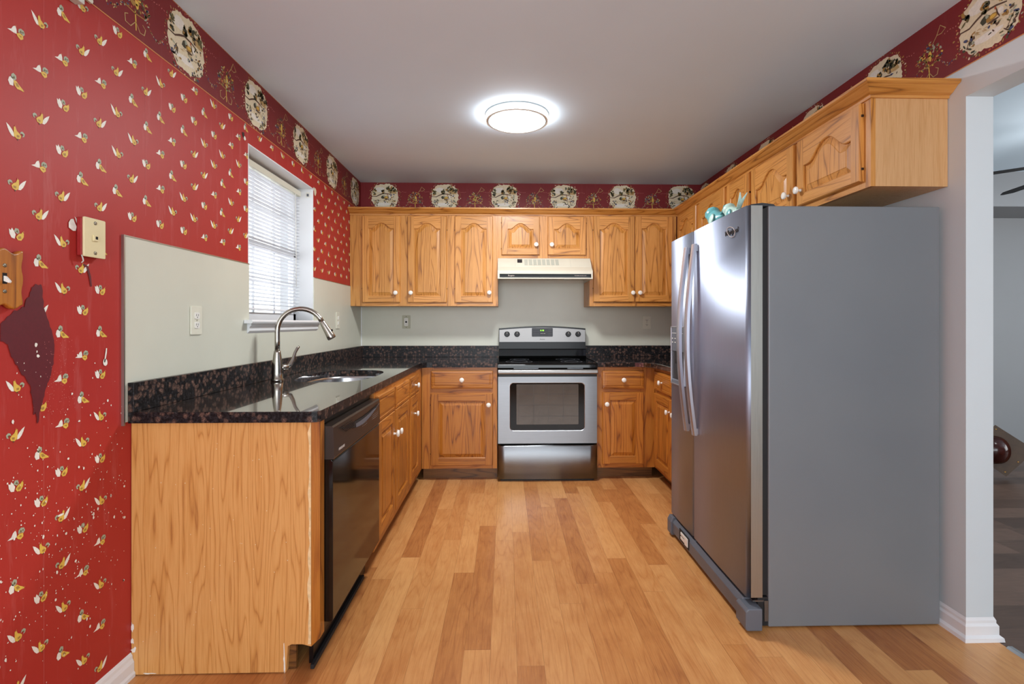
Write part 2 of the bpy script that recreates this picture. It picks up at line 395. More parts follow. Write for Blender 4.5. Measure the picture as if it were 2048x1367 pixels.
# ---------------------------------------------------------------- wallpaper prints
def blob(cx, cy, rx, ry, n=9, j=0.15, rot=0.0, rr=R):
    pts = []
    for k in range(n):
        a = 2*PI*k/n; q = 1+rr.uniform(-j, j); x, y = rx*q*math.cos(a), ry*q*math.sin(a)
        pts.append((cx+x*math.cos(rot)-y*math.sin(rot), cy+x*math.sin(rot)+y*math.cos(rot)))
    return pts
def stroke(pts, w):
    L, Rr = [], []
    for i, (x, y) in enumerate(pts):
        a = pts[max(i-1, 0)]; b = pts[min(i+1, len(pts)-1)]; dx, dy = b[0]-a[0], b[1]-a[1]; d = math.hypot(dx, dy) or 1
        ww = w*(0.35+0.65*math.sin(PI*(i+0.6)/(len(pts)+0.2)))
        L.append((x-dy/d*ww, y+dx/d*ww)); Rr.append((x+dy/d*ww, y-dx/d*ww))
    return L+Rr[::-1]
def rooster(t):
    """unit drawings of the little hens and roosters, about one wide"""
    A = [(1, 'white', [(-.55, .42), (-.38, .30), (-.22, .12), (-.12, -.05), (-.08, -.30), (-.22, -.28), (-.36, -.10), (-.46, .12)]),
         (2, 'gold', [(-.12, .34), (-.02, .36), (.06, .14), (.22, .02), (.32, -.12), (.26, -.30), (.05, -.36), (-.10, -.25), (-.12, 0)]),
         (3, 'rust', [(-.10, .34), (-.02, .46), (.02, .34)]), (3, 'dgold', [(.05, -.12), (.22, -.10), (.20, -.24), (.06, -.26)]),
         (1, 'sage', [(.24, .02), (.30, .18), (.42, .22), (.54, .10), (.50, -.08), (.38, -.14), (.44, .02), (.36, .08)]),
         (3, 'olive', [(.32, .06), (.42, .08), (.46, -.02), (.38, .0)]), (2, 'brown', [(.05, -.36), (.16, -.34), (.12, -.48)])]
    B = [(1, 'white', [(-.55, -.10), (-.32, .02), (-.22, .24), (-.08, .36), (-.02, .16), (.0, -.12), (-.20, -.14)]),
         (2, 'gold', [(-.04, -.10), (.14, .04), (.36, .0), (.38, -.22), (.22, -.36), (.06, -.26)]), (3, 'dgold', [(.08, -.12), (.26, -.08), (.26, -.22)]),
         (1, 'sage', [(.08, .06), (.10, .26), (.24, .38), (.42, .32), (.48, .12), (.38, -.02), (.30, .06)]), (3, 'olive', [(.14, .08), (.22, .26), (.30, .12)]),
         (3, 'olive', [(.30, .22), (.40, .24), (.36, .10)]), (3, 'rust', [(-.12, .32), (-.06, .44), (-.02, .30)])]
    C = [(1, 'white', [(-.42, -.05), (-.36, .20), (-.20, .30), (-.10, .10), (-.12, -.26), (-.32, -.28)]),
         (2, 'gold', [(-.12, .10), (.04, .14), (.22, -.04), (.44, -.22), (.50, -.34), (.30, -.32), (.10, -.34), (-.06, -.18)]), (3, 'dgold', [(-.02, .0), (.12, .02), (.24, -.18), (.06, -.20)]),
         (1, 'sage', [(-.24, .22), (-.24, .42), (-.12, .56), (.04, .46), (.06, .26), (-.06, .10)]), (3, 'olive', [(-.18, .20), (-.08, .40), (-.02, .24)]), (3, 'rust', [(.46, -.20), (.54, -.24), (.50, -.34)])]
    D = [(1, 'white', [(-.45, .30), (-.34, .22), (-.28, .38), (-.16, .20), (-.06, .0), (-.12, -.28), (-.30, -.24), (-.42, .0)]),
         (2, 'gold', [(-.04, -.16), (.12, .08), (.26, .10), (.34, .24), (.42, .12), (.40, -.12), (.26, -.34), (.06, -.34)]), (3, 'dgold', [(.06, -.12), (.24, -.04), (.26, -.22), (.10, -.26)]),
         (1, 'sage', [(-.16, .20), (-.08, .40), (.10, .38), (.16, .16), (.04, .04)]), (3, 'olive', [(-.06, .16), (.02, .30), (.10, .14)]), (3, 'rust', [(.32, .22), (.42, .32), (.44, .18)])]
    S = {'A': A, 'B': B, 'C': C, 'D': D}
    if t in S: return S[t]
    return [(l, c, [(-x, y) for x, y in p][::-1]) for l, c, p in A]
def medallion(rr):
    d = []
    for k in range(64):
        a = 2*PI*k/64; q = rr.uniform(0.98, 1.12); c = rr.choice(['dgold', 'olive', 'tan', 'rust', 'cream', 'dgold'])
        d.append((1, c, blob(q*math.cos(a), q*math.sin(a), rr.uniform(.02, .06), rr.uniform(.015, .035), 6, .3, a+rr.uniform(-1, 1), rr)))
    pts = []
    for k in range(72):
        a = 2*PI*k/72; ca, sa = math.cos(a), math.sin(a); q = (abs(ca)**2.6+abs(sa)**2.6)**(-1/2.6)*(0.93+rr.uniform(-.05, .03)+.02*math.cos(9*a))
        pts.append((q*ca, q*sa))
    d.append((2, 'cream', pts))
    d.append((3, 'white', blob(-.35, .5, .33, .2, 12, .2, 0, rr))); d.append((3, 'white', blob(-.1, -.55, .5, .12, 12, .2, 0, rr)))
    d.append((4, 'brown', stroke([(-.92, .02), (-.6, .0), (-.38, .12), (-.15, .22), (.2, .20), (.5, .12)], .035)))
    d.append((4, 'tan', [(.2, .42), (.7, .48), (.82, .22), (.66, .20), (.3, .24)])); d.append((5, 'brown', stroke([(.2, .42), (.45, .44), (.72, .47)], .02)))
    d.append((5, 'brown', [(.34, .22), (.40, .38), (.46, .22)]))
    def tree(cx, cy, rx, ry, n):
        for _ in range(n):
            a = rr.uniform(0, 2*PI); q = math.sqrt(rr.random())
            d.append((rr.choice((4, 5, 6)), rr.choice(['olive', 'dolive', 'olive', 'dgold', 'dolive']), blob(cx+rx*q*math.cos(a), cy+ry*q*math.sin(a), rr.uniform(.05, .11), rr.uniform(.035, .07), 7, .3, rr.uniform(0, PI), rr)))
    tree(.38, .58, .30, .20, 26); tree(-.12, .34, .10, .16, 12); tree(-.74, .35, .10, .26, 12); tree(.72, .45, .12, .12, 8)
    d.append((5, 'dolive', blob(-.12, -.04, .14, .12, 10, .2, .5, rr))); d.append((6, 'sage', blob(-.06, .03, .05, .09, 8, .2, .4, rr)))
    d.append((6, 'dgold', blob(.08, -.08, .17, .10, 10, .15, .2, rr))); d.append((7, 'gold', blob(.10, -.06, .09, .06, 8, .2, .2, rr)))
    d.append((7, 'brown', blob(.12, -.2, .16, .035, 8, .2, 0, rr))); d.append((5, 'white', blob(.32, -.02, .10, .10, 9, .15, 0, rr))); d.append((6, 'brown', stroke([(.20, .12), (.24, -.05), (.30, -.18)], .02)))
    d.append((7, 'rust', blob(.18, .14, .03, .05, 6, .2, 0, rr)))
    for cx, cy, n in ((-.62, -.42, 16), (.62, -.42, 12), (.45, -.78, 12), (.1, -.36, 8), (-.5, -.8, 5), (.55, -.05, 8)):
        for _ in range(n):
            d.append((rr.choice((4, 5, 6)), rr.choice(['dolive', 'olive', 'navy', 'brown', 'dgold', 'dolive', 'sage']), blob(cx+rr.uniform(-.17, .17), cy+rr.uniform(-.2, .2), rr.uniform(.04, .085), rr.uniform(.022, .042), 6, .3, rr.uniform(0, PI), rr)))
    d.append((4, 'brown', stroke([(-.7, -.6), (-.6, -.4), (-.5, -.2)], .014))); d.append((4, 'brown', stroke([(.5, -.65), (.6, -.45), (.72, -.25)], .012)))
    for _ in range(14):
        x, y = rr.uniform(-.6, .6), rr.uniform(-.35, -.2); d.append((4, 'tan', stroke([(x, y), (x+.06, y+.01), (x+.13, y-.02)], .012)))
    return d
def ornament(rr):
    d = [(3, 'gold', blob(.05, -.06, .06, .20, 10, .08, .08, rr)), (4, 'dgold', blob(-.07, -.14, .08, .08, 10, .2, 0, rr)),
         (3, 'dgold', stroke([(-.36, -.36), (0, -.40), (.30, -.36)], .018)), (3, 'gold', stroke([(0, -.30), (.02, -.6), (.03, -.86)], .02)),
         (3, 'tan', stroke([(.02, -.62), (-.14, -.84), (-.30, -.82), (-.32, -.62), (-.22, -.56)], .014)), (3, 'tan', stroke([(.02, -.62), (.16, -.84), (.30, -.82), (.34, -.64), (.24, -.56)], .014)),
         (3, 'tan', stroke([(.14, .30), (.28, .50), (.40, .78), (.58, .58), (.44, .48), (.30, .50)], .016))]
    for _ in range(90):
        a = rr.uniform(0, 2*PI); q = math.sqrt(rr.random()); x, y = .34*q*math.cos(a)*(1.3-.5*math.sin(a)), -.02+.44*q*math.sin(a)
        d.append((rr.choice((2, 3, 4)), rr.choice(['olive', 'dgold', 'dolive', 'tan', 'rust', 'navy', 'gold', 'sage', 'olive']), blob(x, y, rr.uniform(.03, .06), rr.uniform(.018, .034), 6, .3, rr.uniform(0, PI), rr)))
    for sgn in (-1, 1):
        for k in range(26):
            t = k/25; x = sgn*(.30+.75*t); y = -.2-.5*math.sin(t*PI*.85)+rr.uniform(-.05, .05)
            d.append((2, rr.choice(['olive', 'dgold', 'rust', 'navy', 'tan', 'sage']), blob(x+rr.uniform(-.05, .05), y, rr.uniform(.02, .04), rr.uniform(.012, .024), 6, .3, rr.uniform(0, PI), rr)))
        for k in range(7):
            d.append((2, 'pink', blob(sgn*(.55+k*.09), .42+rr.uniform(-.03, .03), .025, .013, 6, .3, rr.uniform(0, PI), rr)))
    return d
def paint(mb, drawing, cu, cv, su, sv, place, vmax=None, vmin=None):
    for l, c, pts in drawing:
        q = [(cu+x*su, cv+y*sv) for x, y in pts]
        if vmax is not None: q = [(a, min(max(b, vmin), vmax)) for a, b in q]
        mb.poly([place(a, b, 0.0004+l*0.00022) for a, b in q], M['print_'+c])
left = lambda u, v, e: (XL+e, u, v)
back = lambda u, v, e: (u, -e, v)
right = lambda u, v, e: (XR-e, -u, v)
pm = MB(); rr = random.Random(11)
i0 = -20
for i in range(i0, 48):
    y = -3.18+i*0.0695
    for j in range(-14, 6):
        z = 1.717+j*0.133+(0.0665 if i % 2 else 0)
        if z > 2.232 or z < 0.10: continue
        if y > -2.835 and z < 1.535: continue
        if WY0-0.02 < y < WY1+0.02 and z < WZ1+0.02: continue
        if y > -0.33 and z > 1.3: 
            if y > -0.02: continue
        if -3.30 < y < -3.16 and 1.24 < z < 1.41: continue
        t = 'ABECD'[(i*2+j*3+(i*j) % 3) % 5]
        paint(pm, rooster(t), y+rr.uniform(-.003, .003), z+rr.uniform(-.003, .003), 0.047, 0.042, left, ZB-0.002 if z > 2.17 else 9, -9)
# dark repair stain, paint spatter, scuffs, torn spots
st = [(-3.125, 1.325), (-3.108, 1.32), (-3.102, 1.26), (-3.088, 1.225), (-3.075, 1.19), (-3.068, 1.15), (-3.072, 1.10), (-3.085, 1.06), (-3.096, 1.03), (-3.104, 1.0), (-3.112, .972), (-3.120, .94), (-3.125, .97), (-3.131, .965), (-3.137, 1.01),
      (-3.142, 1.05), (-3.165, 1.08), (-3.190, 1.12), (-3.205, 1.16), (-3.222, 1.17), (-3.222, 1.215), (-3.205, 1.235), (-3.180, 1.25), (-3.160, 1.262), (-3.145, 1.29), (-3.137, 1.315)]
st2 = []
for k in range(len(st)):
    a, b = st[k], st[(k+1) % len(st)]
    for t in (0, .25, .5, .75): st2.append((a[0]+(b[0]-a[0])*t+rr.uniform(-.002, .002), a[1]+(b[1]-a[1])*t+rr.uniform(-.004, .004)))
pm.poly([left(a, b, .0018) for a, b in st2], M['print_stain'])
for _ in range(420):
    y = rr.uniform(-3.25, -2.80); z = rr.triangular(.12, 1.15, .62)
    q = rr.choice([.0008, .001, .0014, .002]) if rr.random() < .93 else .0035
    pm.poly([left(a, b, .0021) for a, b in blob(y, z, q, q*rr.uniform(.9, 1.8), 6, .3, 0, rr)], M['print_white'])
for _ in range(120):
    y = rr.uniform(-3.10, -3.0); z = rr.uniform(.95, 1.17)
    pm.poly([left(a, b, .0021) for a, b in blob(y, z, .0009, .0011, 5, .3, 0, rr)], M['print_pink'])
for y, z, a, b in ((-3.008, 1.506, .012, .018), (-2.885, 1.09, .010, .010), (-2.990, 1.12, .003, .003), (-3.125, 1.157, .004, .006), (-3.12, 1.125, .005, .004), (-2.985, .92, .004, .003), (-3.05, .66, .010, .003)):
    pm.poly([left(p, q, .0022) for p, q in blob(y, z, a, b, 9, .25, 0, rr)], M['print_white'])
pm.poly([left(p, q, .0022) for p, q in stroke([(-2.888, 1.09), (-2.882, 1.12), (-2.88, 1.135)], .003)], M['print_white'])
for y, z0, z1 in ((-3.10, 1.32, 2.2), (-2.70, 1.60, 2.2), (-2.615, 1.9, 2.1), (-3.10, .1, .93)):
    pm.poly([left(y-.0006, z0, .0003), left(y+.0006, z0, .0003), left(y+.0004, z1, .0003), left(y-.0006, z1, .0003)], M['print_scuff'])
pm.poly([left(p, q, .0020) for p, q in blob(-2.026, 2.143, .012, .014, 7, .2, 0, rr)], M['print_hole'])
pm.poly([left(p, q, .0024) for p, q in blob(-2.014, 2.128, .010, .010, 7, .3, 0, rr)], M['print_white'])
pm.poly([left(p, q, .0020) for p, q in stroke([(-2.97, 1.395), (-2.955, 1.39), (-2.945, 1.36), (-2.94, 1.33)], .004)], M['print_stain'])
pm.poly([left(p, q, .0021) for p, q in blob(-1.085, 2.105, .02, .025, 9, .2, 0, rr)], M['print_cream'])
pm.build('rooster_print', wall_left)
# borders
bm_ = MB(); bm_.box(XL, XL+.0003, YF, 0, ZB, ZC, 'border_paper')
bm_.poly([left(-6.9, ZB-.001, .0012), left(0, ZB-.001, .0012), left(0, ZB+.003, .0012), left(-6.9, ZB+.003, .0012)], M['print_line'])
bm_.poly([left(-6.9, ZC-.004, .0012), left(0, ZC-.004, .0012), left(0, ZC-.002, .0012), left(-6.9, ZC-.002, .0012)], M['print_line'])
for k in range(6):
    paint(bm_, medallion(random.Random(k+5)), -.173-.573*k, 2.341, .126, .120, left, ZC-.001, ZB)
    paint(bm_, ornament(random.Random(k+50)), -.46-.573*k, 2.345, .15, .125, left, ZC-.001, ZB)
bm_.build('wallpaper_border', wall_left)
bm_ = MB(); bm_.box(XL, XR, -.0003, 0, 1.9, ZC, 'border_paper')
for k in range(6):
    paint(bm_, medallion(random.Random(k+15)), -1.076+.534*k, 2.345, .128, .122, back, ZC-.001, 2.0)
    paint(bm_, ornament(random.Random(k+60)), -.809+.534*k, 2.335, .15, .125, back, ZC-.001, 2.0)
bm_.build('wallpaper_border', wall_back)
bm_ = MB(); bm_.box(XR-.0003, XR, YF, 0, 2.203, ZC, 'border_paper')
bm_.poly([right(0, 2.202, .0012), right(6.9, 2.202, .0012), right(6.9, 2.206, .0012), right(0, 2.206, .0012)], M['print_line'])
MR0 = 0.09
for k in range(8):
    paint(bm_, medallion(random.Random(k+25)), MR0+.53*k, 2.338, .132, .122, right, ZC-.001, 2.203)
    paint(bm_, ornament(random.Random(k+70)), MR0+.265+.53*k, 2.335, .14, .12, right, ZC-.001, 2.203)
bm_.build('wallpaper_border', wall_right)

# ---------------------------------------------------------------- baseboards, threshold
prof = [(0, 0), (.016, 0), (.016, .012), (.012, .020), (.012, .050), (.007, .062), (.006, .072), (0, .082)]
MB().prism([(XL+a, z) for a, z in prof], 1, YF, -2.772, 'trim_white').build('baseboard_left', kind='structure')
# three-sided baseboard wrapped round the end of the right wall
m = MB()
prof2 = [(.024, 0), (.022, .014), (.012, .022), (.012, .055), (.006, .064), (.006, .074), (.001, .085)]
Y1, Xa, Xb, Yn = -1.70, XR, XR2, -2.645
loops = []
for a, z in prof2: loops.append(m.add([(Xa-a, Y1, z), (Xa-a, Yn-a, z), (Xb+a, Yn-a, z), (Xb+a, -0.01, z)]))
for A, B in zip(loops, loops[1:]):
    for k in range(3): m.face([A[k], A[k+1], B[k+1], B[k]], M['trim_white'])
m.build('baseboard_right', kind='structure')
MB().box(XR2, 6.9, -.014, 0, 0, .09, 'trim_white').build('baseboard_living_room', kind='structure')
MB().prism([(XR2-.006, 0), (XR2+.022, 0), (XR2+.018, .006), (XR2+.002, .007)], 1, YF, -2.70, 'threshold').build('trim_1', kind='structure')

# ---------------------------------------------------------------- window
win = bpy.data.objects.new('window_1', None); col.objects.link(win); win['kind'] = 'structure'
t = .006; xi = XL-.118
MB().box(xi, XL+.001, WY0, WY0+t, WZ0, WZ1, 'trim_white').box(xi, XL+.001, WY1-t, WY1, WZ0, WZ1, 'trim_white').box(xi, XL+.001, WY0+t, WY1-t, WZ1-t, WZ1, 'trim_white').build('window_reveal', win)
sill = MB(); sill.prism([(xi, WZ0-.018), (XL+.045, WZ0-.018), (XL+.050, WZ0-.009), (XL+.045, WZ0), (xi, WZ0)], 1, WY0+.0005, WY1-.0005, 'trim_white')
sill.prism([(XL+.007, WZ0-.018), (XL+.045, WZ0-.018), (XL+.050, WZ0-.009), (XL+.045, WZ0), (XL+.007, WZ0)], 1, WY0-.053, WY0+.0005, 'trim_white').prism([(XL+.007, WZ0-.018), (XL+.045, WZ0-.018), (XL+.050, WZ0-.009), (XL+.045, WZ0), (XL+.007, WZ0)], 1, WY1-.0005, WY1+.070, 'trim_white')
sill.build('window_sill', win)
ap = [(XL+.006, WZ0-.018), (XL+.026, WZ0-.018), (XL+.026, WZ0-.028), (XL+.018, WZ0-.036), (XL+.018, WZ0-.055), (XL+.012, WZ0-.062), (XL+.006, WZ0-.068)]
MB().prism(ap, 1, WY0-.02, WY1+.045, 'trim_white').build('window_apron', win)
fr = MB(); fx0, fx1 = XL-.150, XL-.112; fy0, fy1 = WY0+.006, WY1-.006; fz0, fz1 = WZ0, WZ1-.006; zm = 1.66
for a, b, c, d in ((fy0, fy0+.04, fz0, fz1), (fy1-.04, fy1, fz0, fz1), (fy0, fy1, fz0, fz0+.045), (fy0, fy1, fz1-.04, fz1), (fy0, fy1, zm-.02, zm+.02)):
    fr.box(fx0, fx1, a, b, c, d, 'vinyl')
fr.build('window_frame', win, bevel=.002)
gl = MB(); gl.box(XL-.135, XL-.130, fy0+.04, fy1-.04, fz0+.045, fz1-.04, 'glass'); gl.build('pane', win)
mu = MB()
for zz0, zz1 in ((fz0+.045, zm-.02), (zm+.02, fz1-.04)):
    for k in (1, 2):
        yy = fy0+.04+(fy1-fy0-.08)*k/3; mu.box(XL-.128, XL-.120, yy-.009, yy+.009, zz0, zz1, 'vinyl')
    z_ = (zz0+zz1)/2; mu.box(XL-.1282, XL-.1198, fy0+.04, fy1-.04, z_-.009, z_+.009, 'vinyl')
mu.build('muntin', win)

# ---------------------------------------------------------------- blind
bl = thing('window_blind', 'white slatted blind lowered in front of the kitchen window', 'blind', (XL-.09, -1.55, 2.08))
L0 = bl.location
def off(mb):
    mb.v = [(x-L0[0], y-L0[1], z-L0[2]) for x, y, z in mb.v]; return mb
by0, by1 = WY0+.012, WY1-.012; bx_ = XL-.095
off(MB().box(bx_-.018, bx_+.018, by0, by1, 2.060, 2.095, 'ivory_pale')).build('headrail', bl, bevel=.002)
sl = MB(); nsl = 35
for k in range(nsl):
    z = 2.045-k*.0213; tl = math.radians(14); c, s_ = math.cos(tl)*.0125, math.sin(tl)*.0125
    A = [(bx_-c, z-s_), (bx_, z+.0015), (bx_+c, z+s_), (bx_, z+.0007)]
    sl.prism(A, 1, by0+.002, by1-.002, 'blind_white')
off(sl).build('slats', bl)
off(MB().box(bx_-.011, bx_+.011, by0+.001, by1-.001, 1.288, 1.300, 'blind_white')).build('bottom_rail', bl, bevel=.002)
for yy in (by0+.1, -1.55, by1-.1):
    off(MB().tube([(bx_+.0135, yy, 2.06), (bx_+.0135, yy, 1.295)], .0008, 'white_plastic', 6)).build('ladder_cord', bl)
off(MB().tube([(bx_+.02, by1-.09, 2.06), (bx_+.024, by1-.088, 1.45)], .0025, 'white_plastic', 8)).build('tilt_wand', bl)
br = MB().box(XL-.045, XL-.015, WY1-.012, WY1-.006, 2.055, 2.090, 'white_plastic').box(XL-.036, XL-.024, WY1-.018, WY1-.012, 2.062, 2.078, 'grey_plastic').build('blind_bracket')
tag(br, 'small clear blind bracket screwed to the upper right side of the window recess', 'bracket')

# ================================================================== CABINETS
def arch(w, amp):
    """cathedral curve: t in 0..1 over the opening width -> rise"""
    def f(t):
        u = abs(t-.5)*2
        if u > .78: return 0.0
        return amp*(0.5*(1+math.cos(PI*(u/.78)**1.15)))**.8
    return f
def door(parent, w, h, x, z, y=0.0, knob=None, arched=True, hinge=None, base=False, sw=.052, label=None, th=.019, nm='door'):
    """raised panel door in the cabinet's frame: x, z of its lower left corner; front faces -y"""
    pre = 'base_oak_' if base else 'oak_'
    V, H, Pn = M[pre+'vertical'], M[pre+'horizontal'], M[pre+'panel']
    mb = MB(); fy = -th; n = 22 if arched else 1
    amp = (0.22*(w-2*sw)) if arched else 0.0
    f = arch(w, amp); xl, xr = sw, w-sw; zb = sw; zt = h-sw-(amp if arched else 0)-(0.004 if arched else 0)
    # body edge (outer slab with a small bevel)
    e = .004
    o = [(0, 0), (w, 0), (w, h), (0, h)]; i_ = [(e, e), (w-e, e), (w-e, h-e), (e, h-e)]
    A = mb.add([(a, 0, b) for a, b in o]); B = mb.add([(a, fy+.005, b) for a, b in o]); C = mb.add([(a, fy, b) for a, b in i_])
    for k in range(4):
        mm = H if k in (0, 2) else V
        mb.face([A[k], A[(k+1) % 4], B[(k+1) % 4], B[k]], mm); mb.face([B[k], B[(k+1) % 4], C[(k+1) % 4], C[k]], mm)
    mb.face(A[::-1], V)
    # front frame
    mb.poly([(e, fy, e), (xl, fy, e), (xl, fy, h-e), (e, fy, h-e)], V); mb.poly([(xr, fy, e), (w-e, fy, e), (w-e, fy, h-e), (xr, fy, h-e)], V)
    mb.poly([(xl, fy, e), (xr, fy, e), (xr, fy, zb), (xl, fy, zb)], H)
    T = [k/n for k in range(n+1)]
    for a, b in zip(T, T[1:]):
        xa, xb = xl+(xr-xl)*a, xl+(xr-xl)*b
        mb.poly([(xa, fy, zt+f(a)), (xb, fy, zt+f(b)), (xb, fy, h-e), (xa, fy, h-e)], H)
    def loop(d, yy):
        pts = [(xl+d, yy, zb+d), (xr-d, yy, zb+d)]
        pts += [(xr-d-(xr-xl-2*d)*t_, yy, zt-d+f(1-t_)) for t_ in T]
        return mb.add(pts)
    Ls = [loop(0, fy), loop(.0035, fy+.003), loop(.004, fy+.011), loop(.008, fy+.011), loop(.031, fy+.0035), loop(.033, fy+.0015)]
    for q, (a, b) in enumerate(zip(Ls, Ls[1:])):
        for k in range(len(a)):
            k2 = (k+1) % len(a)
            top = 1 < k < len(a)-1
            mm = (H if (k == 0 or top) else V) if q < 2 else Pn
            mb.face([a[k], a[k2], b[k2], b[k]], mm, False)
    mb.face(Ls[-1], Pn)
    d = mb.build(nm, parent, (x, y, z))
    if label: d['label'] = label
    if knob:
        kx, kz = knob
        kn = MB().lathe([(.008, 0), (.006, .004), (.005, .012), (.0085, .016), (.0165, .019), (.0185, .024), (.0175, .029), (.0125, .032), (.004, .033)], (0, 0, 0), (0, -1, 0), 'ceramic', 20)
        kn.build('knob', d, (kx-x, fy, kz-z))
    if hinge is not None:
        for hz in (h*.16, h*.84):
            hx = -.002 if hinge == 'l' else w+.002
            MB().box(hx-.002, hx+.002, -.012, -.003, -.0045, .0045, 'hinge').build('hinge', d, (0, 0, hz))
    return d
def drawer(parent, w, h, x, z, knob=True):
    V, H = M['base_oak_vertical'], M['base_oak_horizontal']; mb = MB(); fy = -.019
    o = [(0, 0), (w, 0), (w, h), (0, h)]
    def lp(d, y): return mb.add([(a+(d if a == 0 else -d), y, b+(d if b == 0 else -d)) for a, b in o])
    Ls = [lp(0, 0), lp(0, fy+.006), lp(.003, fy+.002), lp(.018, fy), lp(.020, fy+.002), lp(.024, fy+.002), lp(.030, fy+.0005)]
    for a, b in zip(Ls, Ls[1:]):
        for k in range(4): mb.face([a[k], a[(k+1) % 4], b[(k+1) % 4], b[k]], H)
    mb.face(Ls[-1], H); mb.face(Ls[0][::-1], H)
    d = mb.build('drawer', parent, (x, 0, z))
    if knob:
        kn = MB().lathe([(.008, 0), (.006, .004), (.005, .012), (.0085, .016), (.0165, .019), (.0185, .024), (.0175, .029), (.0125, .032), (.004, .033)], (0, 0, 0), (0, -1, 0), 'ceramic', 20)
        kn.build('knob', d, (w/2, fy, h/2))
    return d
def upper(name, label, loc, rz, width, depth, z0, z1, doors, stiles, rail_b=.03, rail_t=.035, near_side=None):
    """frame face at local y=0, body behind; local x across; z absolute"""
    t_ = thing(name, label, 'cabinet', (loc[0], loc[1], 0), rz, 'upper oak cabinets')
    b = MB(); b.box(0, width, .019, depth, z0, z1, M['veneer'] if near_side else M['oak_vertical'])
    b.build('carcass', t_)
    f = MB()
    for a, c in stiles: f.box(a, c, 0, .019, z0, z1, 'oak_vertical')
    st_ = sorted(stiles)
    for (a, c), (d, e) in zip(st_, st_[1:]):
        f.box(c, d, 0.0003, .019, z0, z0+rail_b, 'oak_horizontal'); f.box(c, d, 0.0003, .019, z1-rail_t, z1, 'oak_horizontal')
    f.build('face_frame', t_)
    for dd in doors: door(t_, **dd)
    return t_
YU = -.3178; ZU0, ZU1 = 1.357, 2.125
def D(x0, x1, z0, z1, org, kn=None, hinge=None, **k):
    return dict(w=x1-x0, h=z1-z0, x=x0-org, z=z0, knob=(kn[0]-org, kn[1]) if kn else None, hinge=hinge, **k)
o1 = XL+.002
upper('upper_cabinet', 'two-door oak upper cabinet in the corner next to the window wall', (o1, YU), 0, -.455-o1, .310, ZU0, ZU1,
      [D(-1.186, -.873, 1.386, 2.103, o1, (-.906, 1.465), 'l'), D(-.810, -.487, 1.386, 2.103, o1, (-.781, 1.465), 'r')], [(0, .122), (.40, .497), (.795, -.455-o1)])
upper('upper_cabinet', 'single-door oak upper cabinet just left of the range hood', (-.4545, YU), 0, .392, .310, ZU0, ZU1,
      [D(-.420, -.104, 1.386, 2.103, -.4545, (-.133, 1.467), 'l')], [(0, .05), (.34, .392)])
upper('upper_cabinet', 'short two-door oak cabinet directly above the range hood', (-.062, YU), 0, .768, .310, 1.757, ZU1,
      [D(-.033, .286, 1.784, 2.103, -.062, (.256, 1.867), 'l'), D(.353, .676, 1.784, 2.103, -.062, (.386, 1.867), 'r')], [(0, .045), (.335, .432), (.724, .768)])
upper('upper_cabinet', 'two-door oak upper cabinet just right of the range hood', (.7065, YU), 0, 1.440-.7065, .310, ZU0, ZU1,
      [D(.736, 1.082, 1.392, 2.110, .7065, (1.065, 1.468), 'l'), D(1.090, 1.405, 1.392, 2.110, .7065, (1.124, 1.468))], [(0, .045), (.36, .40), (.68, 1.440-.7065)])
# right run, facing -X: local x = distance towards the camera from the origin
XU = 1.457
def rrun(label, ya, yb, z0, doors, stiles, near=None):
    o_ = -ya
    return upper('upper_cabinet', label, (XU, ya), -PI/2, ya-yb, .313, z0, ZU1,
                 [D(a, b, c, 2.108, o_, kn, hg) for a, b, c, kn, hg in doors], [(p-o_, q-o_) for p, q in stiles], near_side=near)
rrun('two-door oak upper cabinet on the right wall at the back corner', -.3185, -1.272, ZU0, [(.345, .757, 1.386, None, None), (.825, 1.250, 1.386, None, 'r')], [(.3185, .38), (.74, .84), (1.23, 1.272)])
rrun('narrow single-door oak upper cabinet on the right wall, behind the bird figurines', -1.2725, -1.600, ZU0, [(1.295, 1.583, 1.386, None, 'r')], [(1.2725, 1.31), (1.56, 1.600)])
rrun('short two-door oak cabinet above the refrigerator, with a bare veneer end', -1.6005, -2.567, 1.762, [(1.619, 2.047, 1.791, (2.012, 1.862), None), (2.086, 2.528, 1.791, (2.118, 1.862), 'r')], [(1.6005, 1.64), (2.02, 2.11), (2.50, 2.567)], near=True)

# crown moulding
cp = [(0, 2.112), (.007, 2.112), (.009, 2.122), (.014, 2.124), (.022, 2.128), (.034, 2.138), (.046, 2.148), (.054, 2.151), (.060, 2.156), (.060, 2.166), (0, 2.166)]
m = MB(); ring = []
for a, z in cp:
    ring.append(m.add([(XL+.001, YU-a, z), (XU-a, YU-a, z), (XU-a, -2.567-a, z), (XR-.001, -2.567-a, z)]))
for A, B in zip(ring, ring[1:]):
    m.face([A[0], A[1], B[1], B[0]], M['oak_horizontal']); m.face([A[1], A[2], B[2], B[1]], M['oak_deep']); m.face([A[2], A[3], B[3], B[2]], M['oak_horizontal'])
m.face([r[0] for r in ring], M['oak_vertical']); m.face([r[3] for r in ring][::-1], M['oak_vertical'])
c_ = m.build('crown_molding'); tag(c_, 'oak crown molding running along the tops of all the upper cabinets', 'molding')

